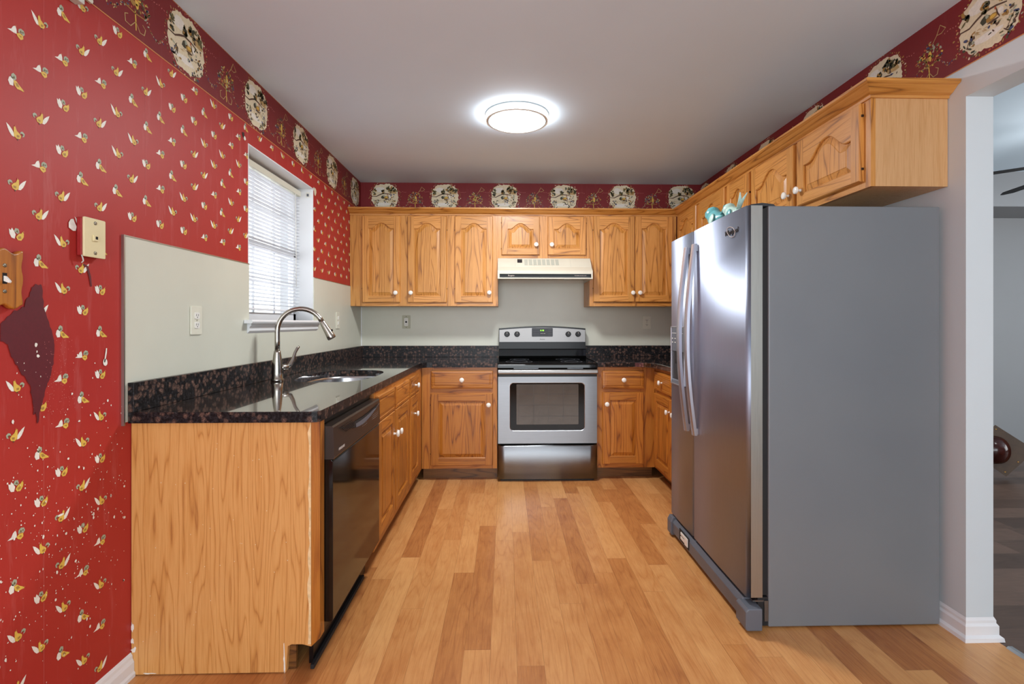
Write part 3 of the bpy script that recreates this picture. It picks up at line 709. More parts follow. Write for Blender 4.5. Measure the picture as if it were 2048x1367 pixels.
# base cabinets
BL = {'group': 'base oak cabinets'}
def basecab(label, loc, rz, width, depth, doors, drawers, stiles, top=.874):
    t_ = thing('base_cabinet', label, 'cabinet', (loc[0], loc[1], 0), rz, 'base oak cabinets')
    MB().box(0, width, .019, depth, .095, top, 'base_oak_vertical').build('carcass', t_)
    f = MB()
    for a, c in stiles: f.box(a, c, 0, .019, .093, .874, 'base_oak_vertical')
    st_ = sorted(stiles)
    for (a, c), (d, e) in zip(st_, st_[1:]):
        for p, q in ((.093, .13), (.665, .72), (.84, .874)): f.box(c, d, .0003, .019, p, q, 'base_oak_horizontal')
    f.build('face_frame', t_)
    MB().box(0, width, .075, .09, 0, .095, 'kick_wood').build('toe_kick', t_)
    for d_ in doors: door(t_, base=True, arched=False, sw=.058, **d_)
    for a, b, z0, z1, k in drawers: drawer(t_, b-a, z1-z0, a, z0, k)
    return t_
YB = -.635
basecab('oak base cabinet with one drawer and one door, left of the range', (-.644, YB), 0, .581, .628, [dict(w=.476, h=.554, x=.071, z=.120, knob=(.515, .588), hinge='l')], [(.073, .548, .711, .848, True)], [(0, .09), (.53, .581)])
basecab('narrow oak base cabinet with one drawer and one door, right of the range', (.711, YB), 0, .452, .628, [dict(w=.320, h=.554, x=.040, z=.124, knob=(.071, .590))], [(.040, .364, .706, .846, True)], [(0, .06), (.34, .452)])
XB = -.645
basecab('oak sink base cabinet with two doors under the steel sink', (XB, -2.052), PI/2, .846, .630,
        [dict(w=.372, h=.574, x=.022, z=.146, knob=(.36, .595), hinge='l'), dict(w=.398, h=.574, x=.418, z=.146, knob=(.456, .590), hinge='r')], [(.025, .398, .722, .852, False), (.437, .837, .722, .848, False)], [(0, .05), (.385, .445), (.80, .846)], top=.66)
basecab('oak base cabinet with a knobbed drawer in the inner left corner', (XB, -1.2055), PI/2, .555, .630,
        [dict(w=.330, h=.574, x=.024, z=.146, knob=(.19-.03, .593))], [(.024, .354, .722, .848, True)], [(0, .045), (.34, .555)])
XBR = 1.165
basecab('oak base cabinet in the right corner, half hidden by the refrigerator', (XBR, -.640), -PI/2, .975, .600,
        [dict(w=.40, h=.556, x=.03, z=.122, knob=(.40, .59)), dict(w=.44, h=.556, x=.48, z=.122, knob=(.52, .59))], [(.03, .43, .706, .846, True), (.48, .92, .706, .846, True)], [(0, .05), (.42, .49), (.91, .975)])

# end panel of the left run, with a notch at the toe
ep = thing('end_panel', 'worn plywood end panel closing the cabinet run beside the dishwasher', 'panel', (-.97, -2.76, 0))
pts = [(XL+.002, .004), (-.762, .004), (-.756, .094), (-.742, .101), (-.705, .100), (-.6755, .092), (-.6755, .874), (XL+.002, .874)]
m = MB(); m.prism([(x+.97, z) for x, z in pts], 1, -.011, .008, 'plywood', capm=M['plywood']); board = m
m = MB(); m.prism([(-.675+.97, .092), (-.645+.97, .120), (-.645+.97, .874), (-.675+.97, .874)], 1, -.011, .030, 'base_oak_vertical'); m.build('edge_stile', ep)
m = board; rr = random.Random(3)
ed = [(-.6760+.97, .10)]+[(-.6845+.97+rr.uniform(-.004, .004), .10+k*.035) for k in range(22)]+[(-.6760+.97, .87)]
m.poly([(a, -.0115, b) for a, b in ed], M['raw_edge'])
for x_, z_, a, b in ((XL+.006, .17, .004, .014), (XL+.010, .09, .007, .010), (XL+.006, .12, .004, .008), (XL+.06, .008, .02, .002), (-.768, .05, .003, .045)):
    m.poly([(p+.97, -.0118, q) for p, q in blob(x_, z_, a, b, 12, .5, 0, rr)], M['print_white'])
for k in range(40): m.poly([(p+.97, -.0118, q) for p, q in blob(rr.uniform(-1.25, -.75), rr.uniform(.08, .8), .0012, .0018, 5, .3, 0, rr)], M['print_cream'])
m.build('board', ep)
MB().box(-.765+.97, -.735+.97, .009, .022, .002, .094, 'kick_wood').build('toe_block', ep)

# ---------------------------------------------------------------- countertop with the sink hole
ct = thing('countertop', 'dark brown speckled granite countertop on the left and back cabinets, with the sink', 'countertop', (-1.0, -1.5, .875))
C0 = ct.location
def rel(mb, o): mb.v = [(x-o[0], y-o[1], z-o[2]) for x, y, z in mb.v]; return mb
Z0, Z1 = .875, .9125
outer = [(XL+.008, -2.795), (-.665, -2.795), (-.648, -2.789), (-.641, -2.772), (-.641, -.76), (-.632, -.70), (-.600, -.668), (-.56, -.662), (-.0605, -.662), (-.0605, -.008), (XL+.008, -.008)]
hole = []
hx0, hx1, hy0, hy1 = -1.150, -.738, -1.93, -1.262
for k in range(48):
    a = 2*PI*k/48; ca, sa = math.cos(a), math.sin(a); q = (abs(ca)**3+abs(sa)**3)**(-1/3)
    hole.append(((hx0+hx1)/2+(hx1-hx0)/2*q*ca, (hy0+hy1)/2+(hy1-hy0)/2*q*sa))
def slab(mb, outer, hole, z0, z1, mat):
    """top and bottom with a hole: bridge by splitting at the hole's left/right extremes"""
    yl = min(range(len(hole)), key=lambda i: hole[i][1]); yr = max(range(len(hole)), key=lambda i: hole[i][1])
    ol = [p for p in outer]; n = len(hole)
    # seam points on outer at same y on left (x small) and right side
    # region split along line x = mid: near seam from hole bottom to outer bottom edge and far seam
    hb, ht = hole[yl], hole[yr]
    # upper-x half: outer points with x > mid between bottom edge point and top edge point
    mid = hb[0]
    bot = (mid, -2.795); top = (mid, -.008)
    rightside = [p for p in outer if p[0] > mid]
    leftside = [p for p in outer if p[0] <= mid]
    k = yl; hr = [hole[k]]
    while k != yr:
        k = (k+1) % n; hr.append(hole[k])
    if sum(p[0] for p in hr)/len(hr) < mid: 
        k = yl; hr = [hole[k]]
        while k != yr:
            k = (k-1) % n; hr.append(hole[k])
    hl = []; k = yr
    others = [p for p in hole if p not in hr]
    others.sort(key=lambda p: -p[1])
    A = [bot]+rightside+[top]+hr[::-1]
    B = [top]+leftside[::-1][:0]+[(XL+.008, -.008), (XL+.008, -2.795), bot]+[hb]+others[::-1]+[ht]
    for z, rev in ((z1, False), (z0, True)):
        for poly_ in (A, B):
            p3 = [(x, y, z) for x, y in poly_]; mb.poly(p3[::-1] if rev else p3, mat)
    n = len(outer)
    for k in range(n):
        a, b = outer[k], outer[(k+1) % n]
        # bullnose-ish edge
        mb.poly([(a[0], a[1], z0), (b[0], b[1], z0), (b[0], b[1], z1), (a[0], a[1], z1)], M['granite_splash'])
    n = len(hole)
    for k in range(n):
        a, b = hole[k], hole[(k+1) % n]; mb.poly([(b[0], b[1], z0), (a[0], a[1], z0), (a[0], a[1], z1), (b[0], b[1], z1)], mat, True)
m = MB(); slab(m, outer, hole, Z0, Z1, M['granite']); rel(m, C0).build('slab', ct)
m = MB(); m.box(XL+.0065, XL+.027, -2.795, -.0285, Z1+.0003, 1.013, 'granite_splash'); rel(m, C0).build('backsplash', ct, bevel=.0015)
m = MB(); m.box(XL+.0065, -.061, -.028, -.0065, Z1+.0003, 1.013, 'granite_splash'); rel(m, C0).build('backsplash', ct, bevel=.0015)
ct2 = thing('countertop', 'dark speckled granite countertop between the range and the refrigerator, with a curved corner', 'countertop', (1.2, -.4, .875))
C2 = ct2.location
o2 = [(.7105, -.008), (.7105, -.662), (.93, -.662), (1.00, -.667), (1.06, -.690), (1.105, -.735), (1.128, -.80), (1.135, -.88), (1.135, -1.625), (XR-.001, -1.625), (XR-.001, -.008)]
m = MB(); m.prism(o2, 2, Z0, Z1, 'granite'); rel(m, C2).build('slab', ct2, bevel=.003)
m = MB(); m.box(.7105, XR-.0225, -.028, -.0065, Z1+.0003, 1.013, 'granite_splash'); rel(m, C2).build('backsplash', ct2, bevel=.0015)
m = MB(); m.box(XR-.022, XR-.001, -1.625, -.008, Z1+.0003, 1.013, 'granite_splash'); rel(m, C2).build('backsplash', ct2, bevel=.0015)

# sink bowl
sk = thing('kitchen_sink', 'undermounted stainless steel sink bowl set in the granite beside the faucet', 'sink', ((hx0+hx1)/2, (hy0+hy1)/2, .68))
m = MB(); S0 = sk.location; rings = []
for sc_, z in ((1.03, Z0-.0005), (1.0, Z0-.001), (.995, .86), (.97, .72), (.90, .695), (.5, .690), (.12, .688)):
    rings.append(m.add([((x-S0[0])*sc_, (y-S0[1])*sc_, z-S0[2]) for x, y in hole]))
for a, b in zip(rings, rings[1:]):
    for k in range(48): m.face([a[k], a[(k+1) % 48], b[(k+1) % 48], b[k]], M['sink_steel'], True)
m.face(rings[-1], M['sink_steel']); m.build('bowl', sk)
MB().lathe([(.045, 0), (.044, .003), (.03, .001), (.012, .001)], (0, 0, .0085), (0, 0, 1), 'nickel', 24).build('drain', sk)

# faucet
fx, fy = -1.188, -1.883
fa = thing('kitchen_faucet', 'brushed nickel gooseneck faucet with a side lever behind the sink', 'faucet', (fx, fy, Z1))
MB().lathe([(.031, 0), (.031, .012), (.027, .016), (.0275, .05), (.024, .10), (.020, .135), (.017, .150), (.0165, .158)], (0, 0, 0), (0, 0, 1), 'nickel', 32).build('body', fa)
path = [(0, 0, .155), (0, 0, .21), (0, 0, .262)]
rad = .116; dirx, diry = math.cos(math.radians(8)), math.sin(math.radians(8))
for k in range(1, 17):
    a = PI*k/16*0.86; r_ = rad*(1-math.cos(a)); path.append((r_*dirx, r_*diry, .262+rad*math.sin(a)))
MB().tube(path, .0128, 'nickel', 18).build('spout', fa)
e = Vector(path[-1]); dv = (e-Vector(path[-2])).normalized()
hd = MB().lathe([(.0135, 0), (.0145, .004), (.0165, .03), (.0215, .085), (.0225, .10), (.020, .104), (.017, .105)], e, dv, 'nickel', 26)
h_ = hd.build('spray_head', fa)
bt = Vector(e)+dv*.055+Vector((dirx, diry, 0))*.019
MB().lathe([(.006, 0), (.006, .008), (.004, .009)], bt, Vector((dirx, diry, .35)), 'black', 14).build('spray_button', h_)
MB().lathe([(.0155, 0), (.0165, .01), (.0165, .034), (.014, .040)], (.012, .012, .070), (.55, .83, 0), 'nickel', 22).build('lever_base', fa)
a0 = Vector((.012, .012, .070))+Vector((.55, .83, 0)).normalized()*.034
MB().tube([a0, a0+Vector((.012, .020, .012)), a0+Vector((.020, .034, .040)), a0+Vector((.026, .044, .075)), a0+Vector((.034, .056, .098)), a0+Vector((.040, .064, .106))], [.011, .0115, .010, .0085, .0085, .006], 'nickel', 14, flat=(1, .75)).build('lever', fa)

# ================================================================== DISHWASHER
DX = -.616
dw = thing('dishwasher', 'black built-in dishwasher between the plywood end panel and the sink cabinet', 'dishwasher', (-.9, -2.40, 0))
W0 = dw.location; dy0, dy1 = -2.725, -2.062
rel(MB().box(-1.22, DX-.045, dy0+.004, dy1-.004, .10, .865, 'black'), W0).build('tub', dw)
m = MB(); m.prism([(DX-.044, .150), (DX-.004, .150), (DX, .156), (DX, .722), (DX-.006, .728), (DX-.044, .728)], 1, dy0, dy1, 'dw_door')
rel(m, W0).build('door', dw, bevel=.002)
m = MB(); m.prism([(DX-.044, .729), (DX+.002, .729), (DX+.004, .735), (DX+.001, .842), (DX-.004, .848), (DX-.044, .848)], 1, dy0, dy1, 'dw_panel')
cpm = m
# crescent grip, vent slots, marks
m = MB(); rim = []
N = 20; ya, yb = dy0+.055, dy1-.020
lo = []; hi = []
for k in range(N+1):
    t_ = k/N; y_ = ya+(yb-ya)*t_; b_ = math.sin(PI*t_)
    lo.append((y_, .829-.044*b_)); hi.append((y_, .829-.014*b_))
m.poly([(DX+.0042, a-W0[1]*0, b) for a, b in lo+hi[::-1]], 'dark_hole')
rel(m, W0).build('grip_recess', dw)
m = MB(); pts = []
for k in range(7, N+1): pts.append(k)
for k in range(7, N):
    q = []
    for kk, w_ in ((k, 0), (k+1, 0)):
        pass
    a, b = lo[k], lo[k+1]; ww = lambda kk: .020*math.sin(PI*min(1, (kk-6)/14.0+.15))**.6
    m.poly([(DX+.0062, a[0], a[1]), (DX+.0062, b[0], b[1]), (DX+.0052, b[0], min(b[1]+ww(k+1), hi[k+1][1]+.004)), (DX+.0052, a[0], min(a[1]+ww(k), hi[k][1]+.004))], 'grey_plastic')
rel(m, W0).build('grip', dw)
m = MB()
for k in range(5):
    z_ = .826-k*.0062; m.box(DX+.0040, DX+.0060, ya+.03+k*.012, ya+.19, z_-.0016, z_, 'dw_panel')
rel(m, W0).build('vent_louvre', dw)
text('brand_lettering', 'FRIGIDAIRE', .0135, 'silver_ink', (DX+.0045-W0[0], dy0+.085-W0[1], .752), (PI/2, 0, PI/2), dw)
m = MB(); rr = random.Random(4)
for cy in (-2.36, -2.34, -2.32, -2.30, -2.20, -2.185, -2.17, -2.15, -2.13, -2.11):
    for z_ in (.782, .790, .773): m.box(DX+.0040, DX+.0044, cy-.0035, cy+.0035*rr.random(), z_, z_+.0014, 'silver_ink')
join(cpm, m)
rel(cpm, W0).build('control_panel', dw)
MB().box(-.70-W0[0], -.685-W0[0], dy0-W0[1], dy1-W0[1], .004, .13, 'black').build('toe_kick', dw)
MB().box(-.684-W0[0], -.672-W0[0], dy0-.03-W0[1], dy1-.06-W0[1], .003, .018, 'rubber').build('floor_gasket', dw)

# ================================================================== RANGE
rg = thing('electric_range', 'stainless steel and black freestanding electric range under the hood', 'range', (.3245, -.35, 0))
G0 = rg.location; rx0, rx1 = -.057, .706; ry = -.672
def G(mb): return rel(mb, G0)
G(MB().box(rx0+.003, rx1-.003, ry+.045, -.012, .03, .885, 'black')).build('body', rg)
m = MB(); m.prism([(ry+.004, .862), (ry-.004, .872), (ry-.003, .895), (ry+.008, .9065), (-.135, .9065), (-.135, .885), (ry+.03, .862)], 0, rx0-.002, rx1+.002, 'black_gloss')
ck = G(m).build('cooktop', rg, bevel=.001)
for cx, cy, r_ in ((.11, -.50, .105), (.53, -.50, .085), (.12, -.25, .08), (.53, -.25, .10)):
    m = MB()
    for q in (r_, r_*.62): m.lathe([(q-.002, .9067), (q-.0018, .9069), (q+.0018, .9069), (q+.002, .9067)], (cx, cy, 0), (0, 0, 1), 'grey_plastic', 48, close=False)
    m.v = [(x-G0[0], y-G0[1], z) for x, y, z in m.v]; m.build('burner_ring', rg)
G(MB().box(rx0+.12, rx0+.31, ry-.0045, ry-.003, .866, .869, 'steel')).build('trim_label', rg)
G(MB().box(rx1-.23, rx1-.11, ry-.0045, ry-.003, .866, .869, 'steel')).build('trim_label', rg)
# oven door
m = MB(); yd = ry
wx0, wx1, wz0, wz1 = .033, .611, .388, .758
o_ = rrect(rx0+.001, rx1-.001, .292, .804, .004, 2); i_ = rrect(wx0, wx1, wz0, wz1, .03, 5)
def frame_face(mb, x0, x1, z0, z1, inner, y, mat):
    xs = [p[0] for p in inner]; zs = [p[1] for p in inner]; n = len(inner)
    a0, a1, b0, b1 = min(xs), max(xs), min(zs), max(zs)
    q = n//4
    TR, TL, BLc, BR = inner[0:q], inner[q:2*q], inner[2*q:3*q], inner[3*q:4*q]
    for cor, pt, s1, s2 in ((TR, (x1, z1), (x1, TR[0][1]), (TR[-1][0], z1)), (TL, (x0, z1), (TL[0][0], z1), (x0, TL[-1][1])), (BLc, (x0, z0), (x0, BLc[0][1]), (BLc[-1][0], z0)), (BR, (x1, z0), (BR[0][0], z0), (x1, BR[-1][1]))):
        mb.poly([(a, y, b) for a, b in [s1, pt, s2]+cor[::-1]], mat)
    mb.poly([(a, y, b) for a, b in [(TR[-1][0], z1), (TL[0][0], z1), TL[0], TR[-1]]], mat)
    mb.poly([(a, y, b) for a, b in [(x0, TL[-1][1]), (x0, BLc[0][1]), BLc[0], TL[-1]]], mat)
    mb.poly([(a, y, b) for a, b in [(BLc[-1][0], z0), (BR[0][0], z0), BR[0], BLc[-1]]], mat)
    mb.poly([(a, y, b) for a, b in [(x1, BR[-1][1]), (x1, TR[0][1]), TR[0], BR[-1]]], mat)
frame_face(m, rx0+.001, rx1-.001, .292, .804, i_, yd, M['steel'])
for a, b in (((rx0+.001, .292), (rx1-.001, .292)), ((rx1-.001, .292), (rx1-.001, .804)), ((rx1-.001, .804), (rx0+.001, .804)), ((rx0+.001, .804), (rx0+.001, .292))):
    m.poly([(a[0], yd, a[1]), (b[0], yd, b[1]), (b[0], yd+.04, b[1]), (a[0], yd+.04, a[1])], M['steel'])
n = len(i_); A = m.add([(a, yd, b) for a, b in i_]); B = m.add([(a, yd+.003, b) for a, b in rrect(wx0+.003, wx1-.003, wz0+.003, wz1-.003, .028, 5)])
for k in range(n): m.face([A[k], A[(k+1) % n], B[(k+1) % n], B[k]], M['handle_steel'], True)
od = G(m).build('oven_door', rg)
m = MB(); m.prism(rrect(wx0+.002, wx1-.002, wz0+.002, wz1-.002, .028, 5), 1, yd+.003, yd+.012, 'black_gloss'); m.v = [(x-G0[0], y-G0[1], z) for x, y, z in m.v]
m.build('glass_surround', od)
m = MB(); m.prism(rrect(.085, .562, .437, .746, .006, 3), 1, yd+.0022, yd+.0030, 'oven_glass'); m.v = [(x-G0[0], y-G0[1], z) for x, y, z in m.v]
m.build('oven_window', od)
m = MB()
for k in range(4): m.box(.10+k*.115, .102+k*.115, yd+.0018, yd+.0022, .455, .735, 'dark_plastic')
for k in range(3): m.box(.09, .557, yd+.0018, yd+.0022, .50+k*.085, .5015+k*.085, 'dark_plastic')
# (oven rack seen through the glass is only just visible)
m.v = [(x-G0[0], y-G0[1], z) for x, y, z in m.v]; m.build('oven_rack', od)
m = MB(); hp = [(ry-.002, .824), (ry-.030, .826), (ry-.038, .836), (ry-.038, .850), (ry-.030, .859), (ry-.002, .861)]
m.prism([(a, b) for a, b in hp], 0, rx0, rx1, 'fascia_steel', smooth=False); G(m).build('door_handle', rg, bevel=.003, seg=3)
G(MB().box(rx0+.002, rx1-.002, ry+.004, ry+.05, .804, .862, 'black')).build('door_gap', rg)
m = MB(); nn = 14; fr_ = []
for k in range(nn+1):
    x_ = rx0+(rx1-rx0)*k/nn; fr_.append((x_, ry-.002-.006*math.sin(PI*k/nn)))
A = m.add([(a, b, .020) for a, b in fr_]); B = m.add([(a, b, .268) for a, b in fr_]); C = m.add([(a, b+.012, .279) for a, b in fr_])
D_ = m.add([(a, ry+.04, .279) for a, b in fr_]); E_ = m.add([(a, ry+.04, .020) for a, b in fr_])
for k in range(nn):
    for P_, Q_ in ((A, B), (B, C), (C, D_), (E_, A)): m.face([P_[k], P_[k+1], Q_[k+1], Q_[k]], M['steel'], True)
m.face([A[0], B[0], C[0], D_[0], E_[0]], M['steel']); m.face([A[-1], B[-1], C[-1], D_[-1], E_[-1]][::-1], M['steel'])
G(m).build('storage_drawer', rg)
G(MB().box(rx0+.02, rx1-.02, ry+.03, -.03, .0, .03, 'black')).build('plinth', rg)
# backguard
yb_ = -.135; N = 16; top = []
for k in range(N+1):
    x_ = rx0+(rx1-rx0)*k/N; top.append((x_, 1.168+.020*math.sin(PI*k/N)))
m = MB(); prof_ = [(rx0, .9067)]+top+[(rx1, .9067)]
m.prism(prof_, 1, yb_+.03, -.02, 'black')
bgd = G(m).build('backguard', rg, bevel=.002)
m = MB(); m.prism([(yb_+.029, .9067), (yb_-.005, .9067), (yb_-.012, .930), (yb_-.002, .985), (yb_+.029, .990)], 0, rx0+.001, rx1-.001, 'black_gloss'); G(m).build('vent_shroud', rg, bevel=.002)
m = MB(); pl = [(rx0+.004, 1.050)]+[(max(rx0+.004, min(rx1-.004, a)), b-.013) for a, b in top]+[(rx1-.004, 1.050)]
m.prism(pl, 1, yb_+.020, yb_+.0295, 'fascia_steel'); fas = m
ydp = yb_+.020
G(MB().box(rx0+.001, rx1-.001, ydp, ydp+.009, .99, 1.049, 'black')).build('lower_fascia', rg)
for kx in (.014, .102, .552, .638):
    m = MB(); m.lathe([(.024, 0), (.024, .010), (.021, .018), (.019, .020)], (kx, ydp, 1.118), (0, -1, 0), 'black', 28)
    m.box(kx-.005, kx+.005, ydp-.028, ydp-.018, 1.099, 1.138, 'black'); k_ = G(m).build('control_knob', rg, bevel=.001)
    MB().box(kx-.0012-G0[0], kx+.0012-G0[0], ydp-.0285-G0[1], ydp-.028-G0[1], 1.120, 1.137, 'silver_ink').build('pointer_mark', k_)
m = MB(); m.prism(rrect(.232, .416, 1.096, 1.172, .006, 3), 1, ydp-.002, ydp, 'dark_plastic'); m.v = [(x-G0[0], y-G0[1], z) for x, y, z in m.v]; dpm = m
m = MB(); rr = random.Random(9)
for cx in [.246+.014*k for k in range(4)]+[.376+.012*k for k in range(3)]:
    for z_ in (1.158, 1.142, 1.124, 1.110): m.box(cx, cx+.008, ydp-.0024, ydp-.002, z_, z_+.0018, 'grey_plastic')
for cx in (.31, .325, .34): m.box(cx, cx+.008, ydp-.0024, ydp-.002, 1.122, 1.1255, 'silver_ink')
m.v = [(x-G0[0], y-G0[1], z) for x, y, z in m.v]; join(dpm, m); dp = dpm.build('display', rg)
text('clock_digits', '8:48', .020, 'green_glow', (.322-G0[0], ydp-.0024-G0[1], 1.150), (PI/2, 0, 0), dp)
text('brand_lettering', 'Amana', .016, 'ink', (.324-G0[0], ydp-.0004-G0[1], 1.073), (PI/2, 0, 0), rg)
m = MB()
for kx in (.014, .102, .552, .638):
    for a in range(-4, 5):
        an = math.radians(a*32); m.box(kx+.032*math.sin(an)-.001, kx+.032*math.sin(an)+.001, ydp-.0003, ydp, 1.118+.032*math.cos(an)-.001, 1.118+.032*math.cos(an)+.001, 'ink')
join(fas, m); G(fas).build('control_fascia', rg)

# ================================================================== RANGE HOOD
hd = thing('range_hood', 'cream range hood with a black front strip above the stainless range', 'range hood', (.322, -.2, 1.57))
H0 = hd.location; hx0_, hx1_ = -.063, .706
m = MB(); hp = [(-.007, 1.755), (-.335, 1.7555), (-.350, 1.750), (-.385, 1.715), (-.425, 1.672), (-.462, 1.648), (-.482, 1.634), (-.482, 1.571), (-.476, 1.571), (-.476, 1.600), (-.007, 1.600)]
m.prism(hp, 0, hx0_, hx1_, 'hood_enamel'); rel(m, H0).build('shell', hd, bevel=.0015)
m = MB(); m.box(hx0_, hx0_+.004, -.476, -.007, 1.571, 1.600, 'hood_enamel').box(hx1_-.004, hx1_, -.476, -.007, 1.571, 1.600, 'hood_enamel').box(hx0_, hx1_, -.011, -.007, 1.571, 1.600, 'hood_enamel'); rel(m, H0).build('skirt', hd)
m = MB(); m.box(hx0_+.016, hx1_-.014, -.4835, -.482, 1.582, 1.611, 'black_gloss'); stp = rel(m, H0).build('front_strip', hd)
text('maker_lettering', 'Rangaire', .015, 'silver_ink', (.045-H0[0], -.484-H0[1], 1.597-H0[2]), (PI/2, 0, 0), stp, shear=.3)
text('fine_print', 'TWO SPEED VENTED HOOD', .0075, 'silver_ink', (.605-H0[0], -.484-H0[1], 1.597-H0[2]), (PI/2, 0, 0), stp)
def slope(zz):   # point on the sloping face
    a, b = (-.3525, 1.7475), (-.425, 1.672); t_ = (a[1]-zz)/(a[1]-b[1]); return a[0]+(b[0]-a[0])*t_-.0022
m = MB()
for k in range(8):
    cx = .157+k*.0365
    z1_, z0_ = 1.742, 1.690
    m.poly([(cx, slope(z0_)-.0012, z0_), (cx+.027, slope(z0_)-.0012, z0_), (cx+.026, slope(z1_)-.0012, z1_), (cx-.001, slope(z1_)-.0012, z1_)], 'hood_slot')
rel(m, H0).build('vent_slots', hd)
m = MB(); m.poly([(.098, slope(1.712)-.002, 1.712), (.138, slope(1.712)-.002, 1.712), (.138, slope(1.744)-.002, 1.744), (.098, slope(1.744)-.002, 1.744)], 'ink'); m.poly([(.112, slope(1.719)-.004, 1.719), (.130, slope(1.719)-.004, 1.719), (.130, slope(1.737)-.003, 1.737), (.112, slope(1.737)-.003, 1.737)], 'dark_plastic'); rel(m, H0).build('switch', hd)
m = MB()
for xx in (.08, .235, .385, .535):
    m = MB(); m.poly([(xx, slope(1.675)-.0006, 1.675), (xx+.0014, slope(1.675)-.0006, 1.675), (xx+.0014, slope(1.745)-.0006, 1.745), (xx, slope(1.745)-.0006, 1.745)], 'hood_slot'); rel(m, H0).build('seam', hd)
m = MB(); m.box(.08, .50, -.44, -.20, 1.590, 1.5995, 'grey_plastic')
for k in range(34): m.box(.085+k*.012, .090+k*.012, -.438, -.202, 1.586, 1.590, 'brass')
rel(m, H0).build('grease_filter', hd)

# ================================================================== REFRIGERATOR
fr = thing('refrigerator', 'side-by-side stainless steel refrigerator with grey painted sides at the right wall', 'refrigerator', (1.38, -2.1, 0))
F0 = fr.location; bX0, bX1, bY0, bY1, bZ = 1.047, 1.745, -2.560, -1.636, 1.683
def F(mb): return rel(mb, F0)
F(MB().box(bX0, bX1, bY0, bY1, .006, bZ, 'fridge_side')).build('cabinet', fr, bevel=.005, seg=3)
F(MB().box(1.024, bX0+.001, bY0+.008, bY1-.008, .13, bZ-.012, 'rubber')).build('door_gasket', fr)
ys = -1.984
def fdoor(y0, y1):
    m = MB(); dx0, dx1, r_ = .960, 1.023, .014
    pts = [(dx1, y0), (dx0+r_*1.2, y0)]
    for k in range(1, 6): a = math.radians(90*k/6); pts.append((dx0+r_-r_*math.sin(a), y0+r_-r_*math.cos(a)))
    pts.append((dx0, y0+r_)); pts.append((dx0-.002, (y0+y1)/2)); pts.append((dx0, y1-r_))
    for k in range(1, 6): a = math.radians(90*k/6); pts.append((dx0+r_-r_*math.cos(a), y1-r_+r_*math.sin(a)))
    pts += [(dx0+r_*1.2, y1), (dx1, y1)]
    z0, z1 = .124, 1.684; A = m.add([(a, b, z0) for a, b in pts]); B = m.add([(a, b, z1) for a, b in pts]); n = len(pts)
    for k in range(n):
        mm = 'steel_edge' if (k == 0 or k >= n-2) else 'steel_fridge'
        m.face([A[k], A[(k+1) % n], B[(k+1) % n], B[k]], M[mm], 0 < k < n-2)
    m.face(A[::-1], M['grey_plastic']); m.face(B, M['grey_plastic']); return F(m)
d1 = fdoor(bY0, ys-.002).build('door', fr); d2 = fdoor(ys+.002, bY1).build('door', fr)
# handles, bowed
def fhandle(yc, par):
    m = MB(); n = 20; z0, z1 = .655, 1.610; secs = []
    for k in range(n+1):
        t_ = k/n; z = z0+(z1-z0)*t_; b_ = .022+.040*math.sin(PI*t_)
        xo = .957-b_; hw = .0155
        secs.append(m.add([(xo, yc-hw*.55, z), (xo, yc+hw*.55, z), (xo+.006, yc+hw, z), (xo+.020, yc+hw, z), (xo+.020, yc-hw, z), (xo+.006, yc-hw, z)]))
    for a, b in zip(secs, secs[1:]):
        for q in range(6): m.face([a[q], a[(q+1) % 6], b[(q+1) % 6], b[q]], M['handle_steel'], False)
    m.face(secs[0][::-1], M['handle_steel']); m.face(secs[-1], M['handle_steel'])
    for z in (.675, 1.590): m.box(.934, .961, yc-.010, yc+.010, z-.015, z+.015, 'handle_steel')
    F(m).build('handle', par)
fhandle(-2.040, d1); fhandle(-1.930, d2)
# dispenser on the far door
m = MB(); zt_, zb_ = 1.198, .872; y0_, y1_ = -1.882, -1.664
for a, b, c, d in ((y0_, y0_+.008, zb_, zt_), (y1_-.008, y1_, zb_, zt_), (y0_, y1_, zb_, zb_+.008), (y0_, y1_, zt_-.008, zt_)): m.box(.949, .962, a, b, c, d, 'handle_steel')
dis = F(m).build('dispenser_frame', d2, bevel=.002)
m = MB(); m.box(.951, .9575, y0_+.008, y1_-.008, 1.060, zt_-.008, 'grey_plastic'); F(m).build('dispenser_controls', d2)
m = MB(); m.poly([(.9565, y0_+.008, 1.06), (.9565, y1_-.008, 1.06), (.9565, y1_-.008, zb_+.03), (.9565, y0_+.008, zb_+.03)], 'dark_plastic'); m.prism([(.950, zb_+.008), (.9575, zb_+.008), (.9575, zb_+.030), (.952, zb_+.024)], 1, y0_+.008, y1_-.008, 'grey_plastic')
m.box(.952, .9575, -1.82, -1.73, .99, 1.06, 'rubber'); F(m).build('dispenser_recess', d2)
m = MB()
for k in range(4):
    for j in range(2): m.box(.9503, .951, -1.70-k*.045, -1.685-k*.045, 1.105+j*.022, 1.111+j*.022, 'white_plastic')
m.box(.9503, .951, y0_+.02, y1_-.02, 1.158, 1.160, 'white_plastic'); F(m).build('dispenser_marks', d2)
# badge: lettering and swirl
text('brand_lettering', 'Whirlpool', .030, 'ink', (.9575-F0[0], -2.425-F0[1], 1.602), (PI/2, 0, -PI/2), d1, extrude=.001, shear=.2)
m = MB(); sw = []
for k in range(40):
    a = 2*PI*k/39; sw.append((.956, -2.425+.045*math.cos(a)*(.85+.15*math.sin(a)), 1.602+.024*math.sin(a+.5)))
m.tube(sw, .0012, 'silver_ink', 6); m.v = [(x-F0[0], y-F0[1], z) for x, y, z in m.v]; m.build('badge_swirl', d1)
